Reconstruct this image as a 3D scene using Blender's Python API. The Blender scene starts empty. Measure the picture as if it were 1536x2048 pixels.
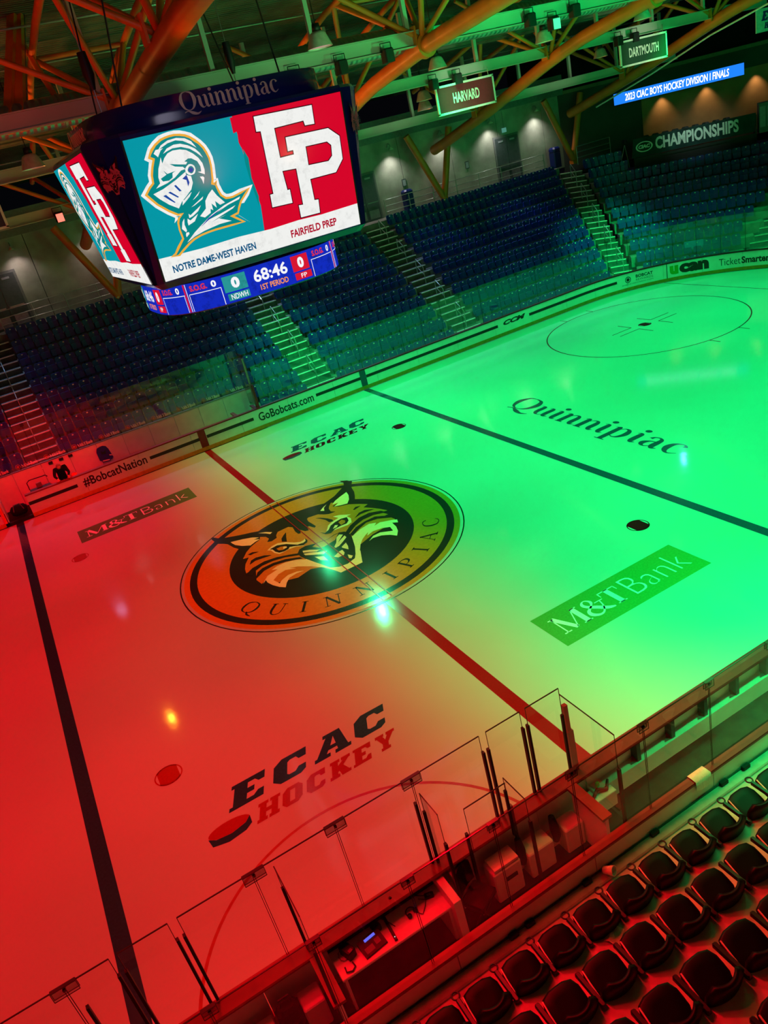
# Ice rink seen from the stands: red light on the left half, green on the right half.
import bpy, math, random
from mathutils import Vector, Matrix
from mathutils.geometry import tessellate_polygon
random.seed(7)
C = bpy.context.scene.collection
S = bpy.context.scene
PI = math.pi
# ---------------- camera
CAMR = [[0.854701272, -0.46939574, -0.221705598], [-0.387822075, -0.293468322, -0.873767922], [0.345079373, 0.83279288, -0.43286978]]
CAMP = Vector((-6.14042, -20.34649, 10.68093)); FPX = 1533.33
cd = bpy.data.cameras.new('camera'); cam = bpy.data.objects.new('camera', cd); C.objects.link(cam)
cd.sensor_fit = 'VERTICAL'; cd.sensor_height = 32.0; cd.lens = FPX/2048*32.0; cd.clip_end = 300
_x, _y, _z = (Vector(r) for r in CAMR)
cam.matrix_world = Matrix(((_x.x, -_y.x, -_z.x, CAMP.x), (_x.y, -_y.y, -_z.y, CAMP.y), (_x.z, -_y.z, -_z.z, CAMP.z), (0, 0, 0, 1)))
S.camera = cam
# ---------------- world, lights, exposure
w = bpy.data.worlds.new('dim_hall'); S.world = w; w.use_nodes = True
w.node_tree.nodes['Background'].inputs[0].default_value = (.55, .62, 1, 1)
w.node_tree.nodes['Background'].inputs[1].default_value = 0.002
S.view_settings.view_transform = 'Standard'; S.view_settings.look = 'None'
S.view_settings.gamma = 1; S.view_settings.use_curve_mapping = False; S.view_settings.exposure = 0.0
def spot(x, y, z, col, power, ang=95, tx=None, ty=None, blend=1.0, rad=.16, name='wash_light', tz=0):
    d = bpy.data.lights.new(name, 'SPOT'); d.color = col; d.energy = power; d.spot_size = math.radians(ang)
    d.spot_blend = blend; d.shadow_soft_size = rad
    o = bpy.data.objects.new(name, d); C.objects.link(o); o.location = (x, y, z)
    t = Vector((x if tx is None else tx, y if ty is None else ty, tz)) - Vector((x, y, z))
    o.rotation_euler = t.to_track_quat('-Z', 'Y').to_euler(); return o
RED = (1, 0, .008); GRN = (0, 1, .19); WARM = (1, .62, .36)
RP, GP = 2250, 3600
for y in (-12, -6, 0, 6, 12):
    spot(7, y, 12.2, GRN, GP, 84, blend=.71, rad=1.1); spot(-6, y, 12.2, RED, RP, 78.6, blend=.545, rad=1.1)
for y in (-11, -5.5, 5.5, 11): spot(4.6, y, 12.2, GRN, 1550, 68, blend=.6, rad=1.1); spot(-2.4, y, 12.2, RED, 1420, 56, blend=.5, rad=1.1)
for x in (14, 20.5, 27):
    for y in (-9, 0, 9.5):
        if x > 21 and y == -9: continue
        spot(x, y, 12.2, GRN, GP*1.15, 92, rad=1.1, blend=.8)
for x in (-12, -18.5):
    for y in (-11, -4, 4, 11): spot(x, y, 12.2, RED, RP*.8, 92, rad=1.1, blend=.7)
# the fixtures whose mirror images show on the ice
spot(6.0, 12.6, 11.9, (.03, 1, .35), 2300, 60, 2, -3, 1, .11); spot(6.2, 20.3, 11.9, (.03, 1, .35), 450, 50, 3, 0, 1, .05)
spot(-6.0, 12.6, 11.9, (1, .35, .02), 200, 60, -6, -4, 1, .08); spot(28.6, 12.6, 11.9, (.1, .9, .7), 120, 60, 14, -3, 1, .05)
# red and green wash thrown onto the near stands
spot(-6, -9, 12.4, RED, 5200, 84, -5, -18, 1, .5, tz=2); spot(-1, -7, 12.4, RED, 4300, 70, -.5, -17, 1, .5, tz=2); spot(8.5, -8, 12.4, GRN, 3200, 66, 6.5, -17, 1, .5, tz=2)
# washes on the far boards, then narrow beams up the far aisles
for x, c, p_ in ((-12, RED, 4600), (-7, RED, 4200), (-2.8, RED, 1900), (4.6, GRN, 1300), (8, GRN, 1900), (14, GRN, 1900), (20, GRN, 2200), (25.5, GRN, 2200)): spot(x, -2, 12, c, p_*1.35, 33, x*1.03, 12.9, 1, .5, tz=.5)
for x, y, tx, ty, tz_, c, p_, a_ in ((5, 2, 6.6, 16.6, 2, GRN, 9500, 22), (23, 3, 27.0, 15.5, 2, GRN, 15000, 25), (30, -2, 33, 9, 1, GRN, 1500, 26), (-5.5, 2, -6.5, 16.5, 1.5, RED, 7500, 24), (14, 2, 15.5, 16, 2, WARM, 250, 26)): spot(x, y, 12, c, p_, a_, tx, ty, .8, .3, tz=tz_)
# roof uplights, side beams along the trusses and bluish seat fill, all added and unseen
for x, c, p_ in ((-6, RED, 420), (-1, RED, 260), (-9, WARM, 160), (1, WARM, 160), (13, GRN, 2600), (22, GRN, 2200), (30, GRN, 900), (5, (.3, 1, .3), 700)): spot(x, -3, 10.6, c, p_, 150, x+.5, 2, 1, .4, tz=16)
for x, y, p_ in ((-9, 13, 2100), (3, 13, 1400), (13, 14, 380), (23, 15, 250)): spot(x, y, 9.6, (1, .30, .05), p_, 75, x+9, 8, 1, .3, tz=13)
for x in range(-6, 29, 6): spot(x, 21.6, 9.9, (.32, .54, 1), 1900 if x > 5 else 900, 64, x, 16.6, 1, .3, 'stand_fill', 2.2)
for x in (14.9, 25.1): spot(x, 4.2, 9.6, (1, .85, .8), 800, 30, x, 10.2, .8, .2, 'banner_fill', 11.3)  # white fill added to bring out the banner colours
spot(29, 12.5, 10, (.8, 1, .95), 700, 34, 34.8, 16.2, 1, .3, 'banner_fill', 6.8); spot(-1.5, -14, 11.5, (.8, .75, 1), 520, 44, 0, -3, 1, 2.2, 'scoreboard_fill', 11.2)  # fills added for the corner banner and the scoreboard front, no fixtures there
spot(6, -15.6, 12.4, GRN, 9500, 50, 4.5, -13.2, 1, .4, tz=.5)  # green fill added to brighten the back of the near boards
# ---------------- materials
def lin(c):
    return tuple(((v/255.0)/12.92 if v <= 10 else ((v/255.0+.055)/1.055)**2.4) for v in c)
MC = {}
def mat(name, rgb, rough=.6, metal=0, spec=.5, var=.12, scale=8, bump=0, bscale=40, emit=0):
    if name in MC: return MC[name]
    m = bpy.data.materials.new(name); m.use_nodes = True; nt = m.node_tree; N = nt.nodes; b = N['Principled BSDF']
    c = lin(rgb); b.inputs['Roughness'].default_value = rough; b.inputs['Metallic'].default_value = metal
    b.inputs['Specular IOR Level'].default_value = spec
    tc = N.new('ShaderNodeTexCoord'); no = N.new('ShaderNodeTexNoise'); no.inputs['Scale'].default_value = scale; no.inputs['Detail'].default_value = 4
    nt.links.new(tc.outputs['Object'], no.inputs['Vector'])
    r = N.new('ShaderNodeValToRGB'); r.color_ramp.elements[0].position = .3; r.color_ramp.elements[1].position = .7
    r.color_ramp.elements[0].color = tuple(v*(1-var) for v in c)+(1,); r.color_ramp.elements[1].color = tuple(min(1, v*(1+var)) for v in c)+(1,)
    nt.links.new(no.outputs['Fac'], r.inputs['Fac']); nt.links.new(r.outputs['Color'], b.inputs['Base Color'])
    if emit:
        nt.links.new(r.outputs['Color'], b.inputs['Emission Color']); b.inputs['Emission Strength'].default_value = emit
    if bump:
        n2 = N.new('ShaderNodeTexNoise'); n2.inputs['Scale'].default_value = bscale; n2.inputs['Detail'].default_value = 5
        bp = N.new('ShaderNodeBump'); bp.inputs['Strength'].default_value = bump; bp.inputs['Distance'].default_value = .02
        nt.links.new(tc.outputs['Object'], n2.inputs['Vector']); nt.links.new(n2.outputs['Fac'], bp.inputs['Height']); nt.links.new(bp.outputs['Normal'], b.inputs['Normal'])
    m.diffuse_color = c+(1,); MC[name] = m; return m
def glow(name, rgb, st=1.0, var=0.0):
    if name in MC: return MC[name]
    m = bpy.data.materials.new(name); m.use_nodes = True; nt = m.node_tree; N = nt.nodes; b = N['Principled BSDF']
    c = lin(rgb); b.inputs['Base Color'].default_value = (0.01, .01, .01, 1); b.inputs['Roughness'].default_value = .6; b.inputs['Specular IOR Level'].default_value = 0
    b.inputs['Emission Strength'].default_value = st; b.inputs['Emission Color'].default_value = c+(1,)
    if var:
        tc = N.new('ShaderNodeTexCoord'); no = N.new('ShaderNodeTexNoise'); no.inputs['Scale'].default_value = 5; no.inputs['Detail'].default_value = 8; no.inputs['Roughness'].default_value = .75
        r = N.new('ShaderNodeValToRGB'); r.color_ramp.elements[0].position = .38; r.color_ramp.elements[1].position = .5
        r.color_ramp.elements[0].color = tuple(v*(1-var) for v in c)+(1,); r.color_ramp.elements[1].color = c+(1,)
        nt.links.new(tc.outputs['Object'], no.inputs['Vector']); nt.links.new(no.outputs['Fac'], r.inputs['Fac']); nt.links.new(r.outputs['Color'], b.inputs['Emission Color'])
    MC[name] = m; return m
def glassmat(name, tint=(.93, .97, .95), refl=.09):
    m = bpy.data.materials.new(name); m.use_nodes = True; nt = m.node_tree; N = nt.nodes; N.remove(N['Principled BSDF'])
    t = N.new('ShaderNodeBsdfTransparent'); t.inputs[0].default_value = tint+(1,); g = N.new('ShaderNodeBsdfGlossy'); g.inputs['Roughness'].default_value = .04
    lw = N.new('ShaderNodeLayerWeight'); lw.inputs[0].default_value = .5; f = N.new('ShaderNodeMath'); f.operation = 'POWER'; f.inputs[1].default_value = 4; nt.links.new(lw.outputs['Facing'], f.inputs[0]); mx = N.new('ShaderNodeMixShader')
    ad = N.new('ShaderNodeMath'); ad.operation = 'ADD'; ad.inputs[1].default_value = refl; nt.links.new(f.outputs[0], ad.inputs[0]); nt.links.new(ad.outputs[0], mx.inputs[0])
    nt.links.new(t.outputs[0], mx.inputs[1]); nt.links.new(g.outputs[0], mx.inputs[2]); nt.links.new(mx.outputs[0], N['Material Output'].inputs[0]); MC[name] = m; return m
M = {
 'ice': mat('ice_white', (180, 184, 187), .08, 0, .24, .03, .35, .05, 3),
 'p_black': mat('ice_paint_black', (44, 40, 40), .13, 0, .35, .15, 30), 'p_navy': mat('ice_paint_navy', (36, 66, 92), .13, 0, .35, .12, 20),
 'p_red': mat('ice_paint_red', (150, 12, 22), .13, 0, .35, .1, 20), 'p_gold': mat('ice_paint_gold', (200, 128, 38), .13, 0, .35, .08, 10),
 'p_cream': mat('ice_paint_cream', (240, 225, 180), .13, 0, .35, .04, 10), 'p_white': mat('ice_paint_white', (240, 240, 240), .13, 0, .35, .03),
 'p_green': mat('ice_paint_bank_green', (84, 142, 70), .13, 0, .35, .1, 20), 'p_line_red': mat('ice_paint_line_red', (160, 60, 60), .13, 0, .35, .1),
 'board': mat('board_white', (212, 214, 212), .35, 0, .5, .06, 3), 'capred': mat('cap_red', (120, 10, 16), .45, 0, .4, .15, 6), 'kick': mat('kick_yellow', (196, 120, 20), .4, 0, .4, .15, 6),
 'black': mat('matt_black', (16, 16, 18), .55, 0, .4, .2), 'print': mat('print_black', (20, 24, 24), .45), 'concrete': mat('concrete', (128, 126, 118), .85, 0, .2, .25, 2.2, .2, 30),
 'wall': mat('board_marked_concrete', (150, 152, 140), .8, 0, .2, .3, .9, .25, 12), 'tread': mat('step_concrete', (84, 84, 78), .8, 0, .3, .25, 4), 'nosing': mat('step_nosing', (240, 240, 228), .4),
 'nearfloor': mat('stand_floor_pale', (186, 180, 172), .8, 0, .2, .18, 5, .15, 40), 'rubber': mat('black_rubber_floor', (28, 26, 28), .85, 0, .2, .3, 4),
 'navy': mat('seat_navy', (20, 42, 140), .38, 0, .5, .12, 10), 'plate': mat('seat_number_plate', (235, 235, 225), .3, 0, .6, .02), 'edge': mat('seat_edge_grey', (120, 130, 140), .4),
 'seatblack': mat('seat_black_vinyl', (7, 6, 8), .5, 0, .22, .2, 6), 'armblack': mat('seat_arm_plastic', (22, 19, 27), .4, 0, .5, .1), 'metal': mat('brushed_metal', (150, 152, 150), .35, .8),
 'rail': mat('rail_steel', (170, 172, 168), .35, .5), 'orange': mat('truss_orange', (226, 118, 30), .42, 0, .5, .12, 1.5), 'beam': mat('beam_pale_grey', (176, 176, 166), .55, 0, .4, .08, .8),
 'duct': mat('duct_galvanised', (150, 154, 148), .35, .6, .5, .15, 2), 'deck': mat('roof_deck_dark', (98, 96, 84), .8, 0, .2, .3, 1), 'body': mat('scoreboard_navy_gloss', (22, 24, 112), .16, 0, .7, .1, 2),
 'emblem': mat('bronze_lettering', (225, 190, 185), .4), 'shade': mat('lamp_shade_metal', (205, 200, 190), .35, .3), 'grey': mat('mid_grey', (110, 112, 112), .6), 'doorgrey': mat('door_grey', (72, 80, 84), .5),
 'bannered': mat('banner_crimson', (110, 12, 26), .7), 'bannergreen': mat('banner_dark_green', (8, 62, 38), .7), 'cloth_white': mat('cloth_white', (225, 222, 212), .85, 0, .2, .08, 12, .4, 30),
 'curtain': mat('black_curtain', (14, 14, 20), .9, 0, .1, .4, 1.2), 'wood': mat('warm_wood_wall', (150, 108, 66), .6, 0, .3, .1, 2), 'blue': mat('royal_blue_cloth', (26, 48, 150), .7), 'skin': mat('skin', (205, 150, 125), .6),
 'hair': mat('hair_grey', (120, 105, 95), .8), 'jacket': mat('black_jacket', (14, 14, 16), .8, 0, .2, .3, 10), 'bucket': mat('orange_plastic', (230, 80, 30), .4), 'window_pale': mat('pale_panel', (150, 155, 165), .5),
 'bluebin': mat('blue_bin', (16, 34, 120), .4),
}
M['glass'] = glassmat('rink_glass', (.93, .97, .95), .13); M['nglass'] = glassmat('near_glass', (.95, .97, .96), .03); M['clampg'] = glassmat('clamp_glass', (.62, .68, .64), .05); M['edgeglass'] = mat('glass_edge_dark', (44, 58, 50), .2, 0, .6)
def _wave(m, scale, axis, st, dist=.05):
    nt = m.node_tree; N = nt.nodes; b = N['Principled BSDF']; tc = N.new('ShaderNodeTexCoord'); wv = N.new('ShaderNodeTexWave'); wv.bands_direction = axis; wv.inputs['Scale'].default_value = scale
    bp = N.new('ShaderNodeBump'); bp.inputs['Strength'].default_value = st; bp.inputs['Distance'].default_value = dist
    nt.links.new(tc.outputs['Object'], wv.inputs['Vector']); nt.links.new(wv.outputs['Fac'], bp.inputs['Height']); nt.links.new(bp.outputs['Normal'], b.inputs['Normal'])
_wave(M['deck'], 2.2, 'Y', 1, .08); _wave(M['duct'], 1.6, 'X', .8, .04)
# ---------------- helpers
class MB:
    def __init__(s): s.v = []; s.f = []; s.mi = []; s.sm = []
    def add(s, vs, fs, mi=0, sm=False):
        o = len(s.v); s.v += [tuple(v) for v in vs]
        for f in fs: s.f.append([i+o for i in f]); s.mi.append(mi); s.sm.append(sm)
        return s
    def box(s, x0, x1, y0, y1, z0, z1, mi=0):
        return s.add([(x, y, z) for z in (z0, z1) for y in (y0, y1) for x in (x0, x1)], [(0, 2, 3, 1), (4, 5, 7, 6), (0, 1, 5, 4), (2, 6, 7, 3), (0, 4, 6, 2), (1, 3, 7, 5)], mi)
    def bev(s, x0, x1, y0, y1, z0, z1, b, mi=0):      # box with its top and vertical edges chamfered
        def ring(i, z): return [(x0+i+b, y0+i, z), (x1-i-b, y0+i, z), (x1-i, y0+i+b, z), (x1-i, y1-i-b, z), (x1-i-b, y1-i, z), (x0+i+b, y1-i, z), (x0+i, y1-i-b, z), (x0+i, y0+i+b, z)]
        vs = ring(0, z0)+ring(0, z1-b)+ring(b*.7, z1); fs = [tuple(range(7, -1, -1)), tuple(range(16, 24))]
        for k in (0, 8):
            for i in range(8): j = (i+1) % 8; fs.append((k+i, k+j, k+8+j, k+8+i))
        return s.add(vs, fs, mi)
    def beam(s, a, b, w, h, mi=0, up=(0, 0, 1)):
        a, b = Vector(a), Vector(b); d = (b-a).normalized(); u = Vector(up)
        if abs(d.dot(u)) > .98: u = Vector((1, 0, 0))
        sd = d.cross(u).normalized(); u = sd.cross(d); vs = []
        for p in (a, b):
            for i, j in ((-1, -1), (1, -1), (1, 1), (-1, 1)): vs.append(p+sd*(i*w/2)+u*(j*h/2))
        return s.add(vs, [(0, 1, 2, 3)[::-1], (4, 5, 6, 7), (0, 1, 5, 4), (1, 2, 6, 5), (2, 3, 7, 6), (3, 0, 4, 7)], mi)
    def tube(s, pts, r, n=8, mi=0, caps=True, closed=False):
        P = [Vector(p) for p in pts]; rr = r if isinstance(r, (list, tuple)) else [r]*len(P); vs = []; prev = None; L = len(P)
        for i, p in enumerate(P):
            d = (P[(i+1) % L]-P[i-1]) if closed else (P[min(i+1, L-1)]-P[max(i-1, 0)])
            d = d.normalized(); u = prev if prev is not None else (Vector((0, 0, 1)) if abs(d.z) < .9 else Vector((1, 0, 0)))
            sd = d.cross(u)
            if sd.length < 1e-5: sd = d.cross(Vector((1, .3, .2)))
            sd.normalize(); u = sd.cross(d).normalized(); prev = u
            for k in range(n): a = 2*PI*k/n; vs.append(p+(sd*math.cos(a)+u*math.sin(a))*rr[i])
        fs = []
        for i in range(L if closed else L-1):
            j = (i+1) % L
            for k in range(n): q = (k+1) % n; fs.append((i*n+k, i*n+q, j*n+q, j*n+k))
        s.add(vs, fs, mi, n > 5)
        if caps and not closed: s.add(vs[:n], [tuple(range(n))[::-1]], mi); s.add(vs[-n:], [tuple(range(n))], mi)
        return s
    def lathe(s, prof, c=(0, 0, 0), n=16, mi=0):
        vs = []; fs = []
        for r, z in prof:
            for k in range(n): a = 2*PI*k/n; vs.append((c[0]+r*math.cos(a), c[1]+r*math.sin(a), c[2]+z))
        for i in range(len(prof)-1):
            for k in range(n): q = (k+1) % n; fs.append((i*n+k, i*n+q, (i+1)*n+q, (i+1)*n+k))
        return s.add(vs, fs, mi, True)
    def poly(s, pts, fn=None, holes=(), th=0, mi=0):
        # flat polygon given in 2D, mapped by fn(x, y, depth); th extrudes it
        fn = fn or (lambda x, y, d: (x, y, d)); loops = [list(pts)]+[list(h) for h in holes]
        flat = [p for l in loops for p in l]; tr = tessellate_polygon([[Vector((p[0], p[1], 0)) for p in l] for l in loops]); n = len(flat)
        def up(t):
            a, b, c = (flat[i] for i in t); return t if (b[0]-a[0])*(c[1]-a[1])-(b[1]-a[1])*(c[0]-a[0]) > 0 else tuple(reversed(t))
        tr = [up(tuple(t)) for t in tr]; s.add([fn(p[0], p[1], th) for p in flat], tr, mi)
        if th:
            s.add([fn(p[0], p[1], 0) for p in flat], [tuple(reversed(t)) for t in tr], mi); o = 0
            for l in loops:
                k = len(l); s.add([fn(p[0], p[1], 0) for p in l]+[fn(p[0], p[1], th) for p in l], [(i, (i+1) % k, k+(i+1) % k, k+i) for i in range(k)], mi)
        return s
    def mesh(s, name, mats):
        me = bpy.data.meshes.new(name); me.from_pydata(s.v, [], s.f)
        for m in (mats if isinstance(mats, (list, tuple)) else [mats]): me.materials.append(M[m] if isinstance(m, str) else m)
        me.polygons.foreach_set('material_index', s.mi); me.polygons.foreach_set('use_smooth', s.sm); me.update(); return me
    def obj(s, name, mats, parent=None, loc=None, rz=0):
        return ob(name, s.mesh(name, mats), parent, loc, rz)
def ob(name, me, parent=None, loc=None, rz=0):
    o = bpy.data.objects.new(name, me); C.objects.link(o)
    if loc is not None: o.location = loc
    if rz: o.rotation_euler = (0, 0, rz)
    if parent is not None: o.parent = parent
    return o
def tag(o, label=None, cat=None, group=None, kind=None):
    if label: o['label'] = label
    if cat: o['category'] = cat
    if group: o['group'] = group
    if kind: o['kind'] = kind
    return o
def thing(name, label, cat, loc=(0, 0, 0), rz=0, group=None): return tag(ob(name, None, None, loc, rz), label, cat, group)
def struct(name): return tag(ob(name, None), kind='structure')
def copy_tree(o, loc, rz, label=None, group=None, scale=None):
    r = o.copy(); C.objects.link(r); r.location = loc; r.rotation_euler = (0, 0, rz)
    if label: r['label'] = label
    if group: r['group'] = group
    for c in KIDS[o.name]:
        d = c.copy(); C.objects.link(d); d.parent = r
    return r
KIDS = {}
def project(p):
    q = Vector(p)-CAMP; z = q.dot(_z); return (768+FPX*q.dot(_x)/z, 1024+FPX*q.dot(_y)/z, z)
# ---- lettering
TC = {}
def text2d(s, bold=0.0, shear=0.0):
    k = (s, bold, shear)
    if k in TC: return TC[k]
    cu = bpy.data.curves.new('t', 'FONT'); cu.body = s; cu.dimensions = '2D'; cu.fill_mode = 'BOTH'; cu.offset = bold; cu.shear = shear; cu.resolution_u = 3
    o = bpy.data.objects.new('t', cu); C.objects.link(o); dg = bpy.context.evaluated_depsgraph_get(); dg.update()
    me = bpy.data.meshes.new_from_object(o.evaluated_get(dg)); vs = [(v.co.x, v.co.y) for v in me.vertices]; fs = [tuple(p.vertices) for p in me.polygons]
    fs = [f if ((vs[f[1]][0]-vs[f[0]][0])*(vs[f[2]][1]-vs[f[0]][1])-(vs[f[1]][1]-vs[f[0]][1])*(vs[f[2]][0]-vs[f[0]][0])) >= 0 else f[::-1] for f in fs]
    bpy.data.objects.remove(o); bpy.data.meshes.remove(me); bpy.data.curves.remove(cu)
    TC[k] = (vs, fs); return TC[k]
def norm2d(vs):
    xs = [v[0] for v in vs]; ys = [v[1] for v in vs]; return min(xs), min(ys), max(xs)-min(xs), max(ys)-min(ys)
def letter(mb, s, fn, x0, y0, w, h, bold=0.0, shear=0.0, mi=0, d=0.0):
    vs, fs = text2d(s, bold, shear) if isinstance(s, str) else s
    a, b, ww, hh = norm2d(vs); mb.add([fn(x0+(v[0]-a)/ww*w, y0+(v[1]-b)/hh*h, d) for v in vs], fs, mi); return mb
def stroke(pts):
    L = []; R = []; n = len(pts)
    if n > 2:
        q = []
        for i in range(n-1):
            p0 = pts[max(i-1, 0)]; p1 = pts[i]; p2 = pts[i+1]; p3 = pts[min(i+2, n-1)]
            for k in range(4):
                t = k/4; q.append(tuple(.5*((2*p1[j])+(-p0[j]+p2[j])*t+(2*p0[j]-5*p1[j]+4*p2[j]-p3[j])*t*t+(-p0[j]+3*p1[j]-3*p2[j]+p3[j])*t**3) for j in range(3)))
        q.append(pts[-1]); pts = q; n = len(pts)
    for i, (x, y, wd) in enumerate(pts):
        a = pts[max(i-1, 0)]; b = pts[min(i+1, n-1)]; dx, dy = b[0]-a[0], b[1]-a[1]; l = math.hypot(dx, dy) or 1
        L.append((x-dy/l*wd/2, y+dx/l*wd/2)); R.append((x+dy/l*wd/2, y-dx/l*wd/2))
    vs = L+R; fs = [(i, n+i, n+i+1, i+1) for i in range(n-1)]; return vs, fs
def disc2(x, y, r): return [(x+r*math.cos(k*PI/6), y+r*math.sin(k*PI/6)) for k in range(12)], [tuple(range(12))]
def SF(x, y, l): return [(x-l/2, y, .035), (x+l/2, y, .035)]
GL = {
 'u': (.56, [[(0, .55, .02), (.07, .58, .05), (.11, .5, .13), (.11, .2, .14), (.17, .05, .09), (.26, .03, .03), (.36, .1, .02)], [(.28, .55, .02), (.35, .58, .05), (.4, .5, .13), (.4, .15, .14), (.45, .03, .09), (.55, .07, .02)]]),
 'n': (.56, [[(0, .55, .02), (.07, .58, .05), (.11, .5, .13), (.11, 0, .14)], SF(.12, .0, .22), [(.15, .44, .02), (.25, .56, .04), (.35, .56, .08), (.4, .42, .13), (.4, .14, .14), (.45, .02, .09), (.54, .06, .02)]]),
 'i': (.28, [[(0, .55, .02), (.07, .58, .05), (.11, .5, .13), (.11, .15, .14), (.15, .03, .09), (.24, .06, .02)], ('d', .12, .78, .08)]),
 'p': (.58, [[(0, .55, .02), (.07, .58, .05), (.11, .5, .13), (.11, -.25, .13)], SF(.11, -.26, .26), [(.14, .44, .02), (.25, .58, .04), (.38, .53, .1), (.43, .3, .14), (.37, .08, .09), (.26, .01, .04), (.15, .08, .02)]]),
 'a': (.5, [[(.09, .47, .1), (.14, .57, .05), (.25, .59, .05), (.33, .5, .1), (.34, .3, .14), (.34, .13, .14), (.39, .02, .09), (.48, .06, .02)], [(.32, .36, .02), (.17, .32, .06), (.08, .2, .13), (.1, .07, .1), (.2, .02, .04), (.32, .12, .02)]]),
 'c': (.47, [[(.39, .47, .11), (.35, .57, .05), (.24, .59, .04), (.13, .5, .1), (.09, .3, .15), (.14, .1, .11), (.26, .01, .05), (.42, .11, .02)]]),
 'Q': (.86, [[(.4, .88, .03), (.2, .82, .07), (.09, .5, .16), (.18, .14, .09), (.4, .02, .03), (.62, .14, .09), (.72, .47, .17), (.63, .78, .1), (.4, .88, .03)], [(.12, -.06, .04), (.3, -.01, .05), (.5, -.13, .14), (.72, -.2, .09), (.9, -.12, .02)]]),
 'qM': (.92, [[(.1, .0, .035), (.1, .7, .035)], [(.12, .7, .14), (.42, .02, .12)], [(.42, .02, .03), (.72, .7, .03)], [(.76, .7, .15), (.76, 0, .15)], SF(.1, .015, .22), SF(.08, .685, .16), SF(.76, .015, .26), SF(.79, .685, .2)]),
 '&': (.74, [[(.7, .46, .03), (.44, .46, .03)], [(.6, .45, .03), (.53, .22, .04), (.38, .03, .05), (.22, .0, .08), (.08, .12, .12), (.1, .28, .09), (.3, .42, .05), (.4, .56, .08), (.34, .69, .04), (.24, .7, .04), (.16, .6, .09), (.2, .46, .1), (.38, .27, .13), (.56, .08, .12), (.74, .0, .05)]]),
 'T': (.6, [[(.28, 0, .15), (.28, .7, .15)], [(0, .685, .035), (.56, .685, .035)], [(.01, .52, .02), (.02, .69, .04)], [(.55, .52, .02), (.54, .69, .04)], SF(.28, .015, .28)]),
 'cQ': (.8, [[(.35, .7, .03), (.12, .6, .07), (.05, .35, .1), (.12, .1, .07), (.35, .0, .03), (.58, .1, .07), (.65, .35, .1), (.58, .6, .07), (.35, .7, .03)], [(.38, .05, .05), (.5, -.1, .08), (.72, -.16, .03)]]),
 'cU': (.66, [[(.12, .7, .1), (.12, .25, .1), (.2, .04, .06), (.34, .0, .04), (.48, .08, .03), (.52, .3, .035), (.52, .7, .035)], SF(.12, .685, .24), SF(.52, .685, .2)]),
 'cI': (.3, [[(.13, 0, .1), (.13, .7, .1)], SF(.13, .015, .24), SF(.13, .685, .24)]),
 'cN': (.7, [[(.1, 0, .035), (.1, .7, .035)], [(.1, .7, .1), (.54, 0, .1)], [(.54, 0, .035), (.54, .7, .035)], SF(.1, .015, .2), SF(.07, .685, .16), SF(.54, .685, .2)]),
 'cP': (.56, [[(.13, 0, .1), (.13, .7, .1)], SF(.13, .015, .24), [(.05, .685, .03), (.3, .685, .04), (.46, .6, .09), (.46, .44, .09), (.3, .34, .04), (.15, .34, .03)]]),
 'cA': (.68, [[(.06, 0, .035), (.32, .7, .035)], [(.3, .7, .1), (.56, 0, .1)], [(.16, .25, .03), (.48, .25, .03)], SF(.06, .015, .18), SF(.56, .015, .24)]),
 'cC': (.66, [[(.58, .55, .05), (.5, .66, .05), (.34, .7, .03), (.12, .6, .07), (.05, .35, .1), (.12, .1, .07), (.34, .0, .03), (.5, .04, .04), (.6, .16, .02)]]),
}
def glyphs(keys, shear=0.0, gap=.03):
    vs = []; fs = []; x = 0
    for k in keys:
        adv, st = GL[k]
        for s in st:
            a, b = disc2(*s[1:]) if s[0] == 'd' else stroke(s); o = len(vs); vs += [(x+p[0]+shear*p[1], p[1]) for p in a]; fs += [tuple(i+o for i in f) for f in b]
        x += adv+gap
    return vs, fs
QUINN = list('Quinnipiac'); MT = ['qM', '&', 'T']
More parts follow.
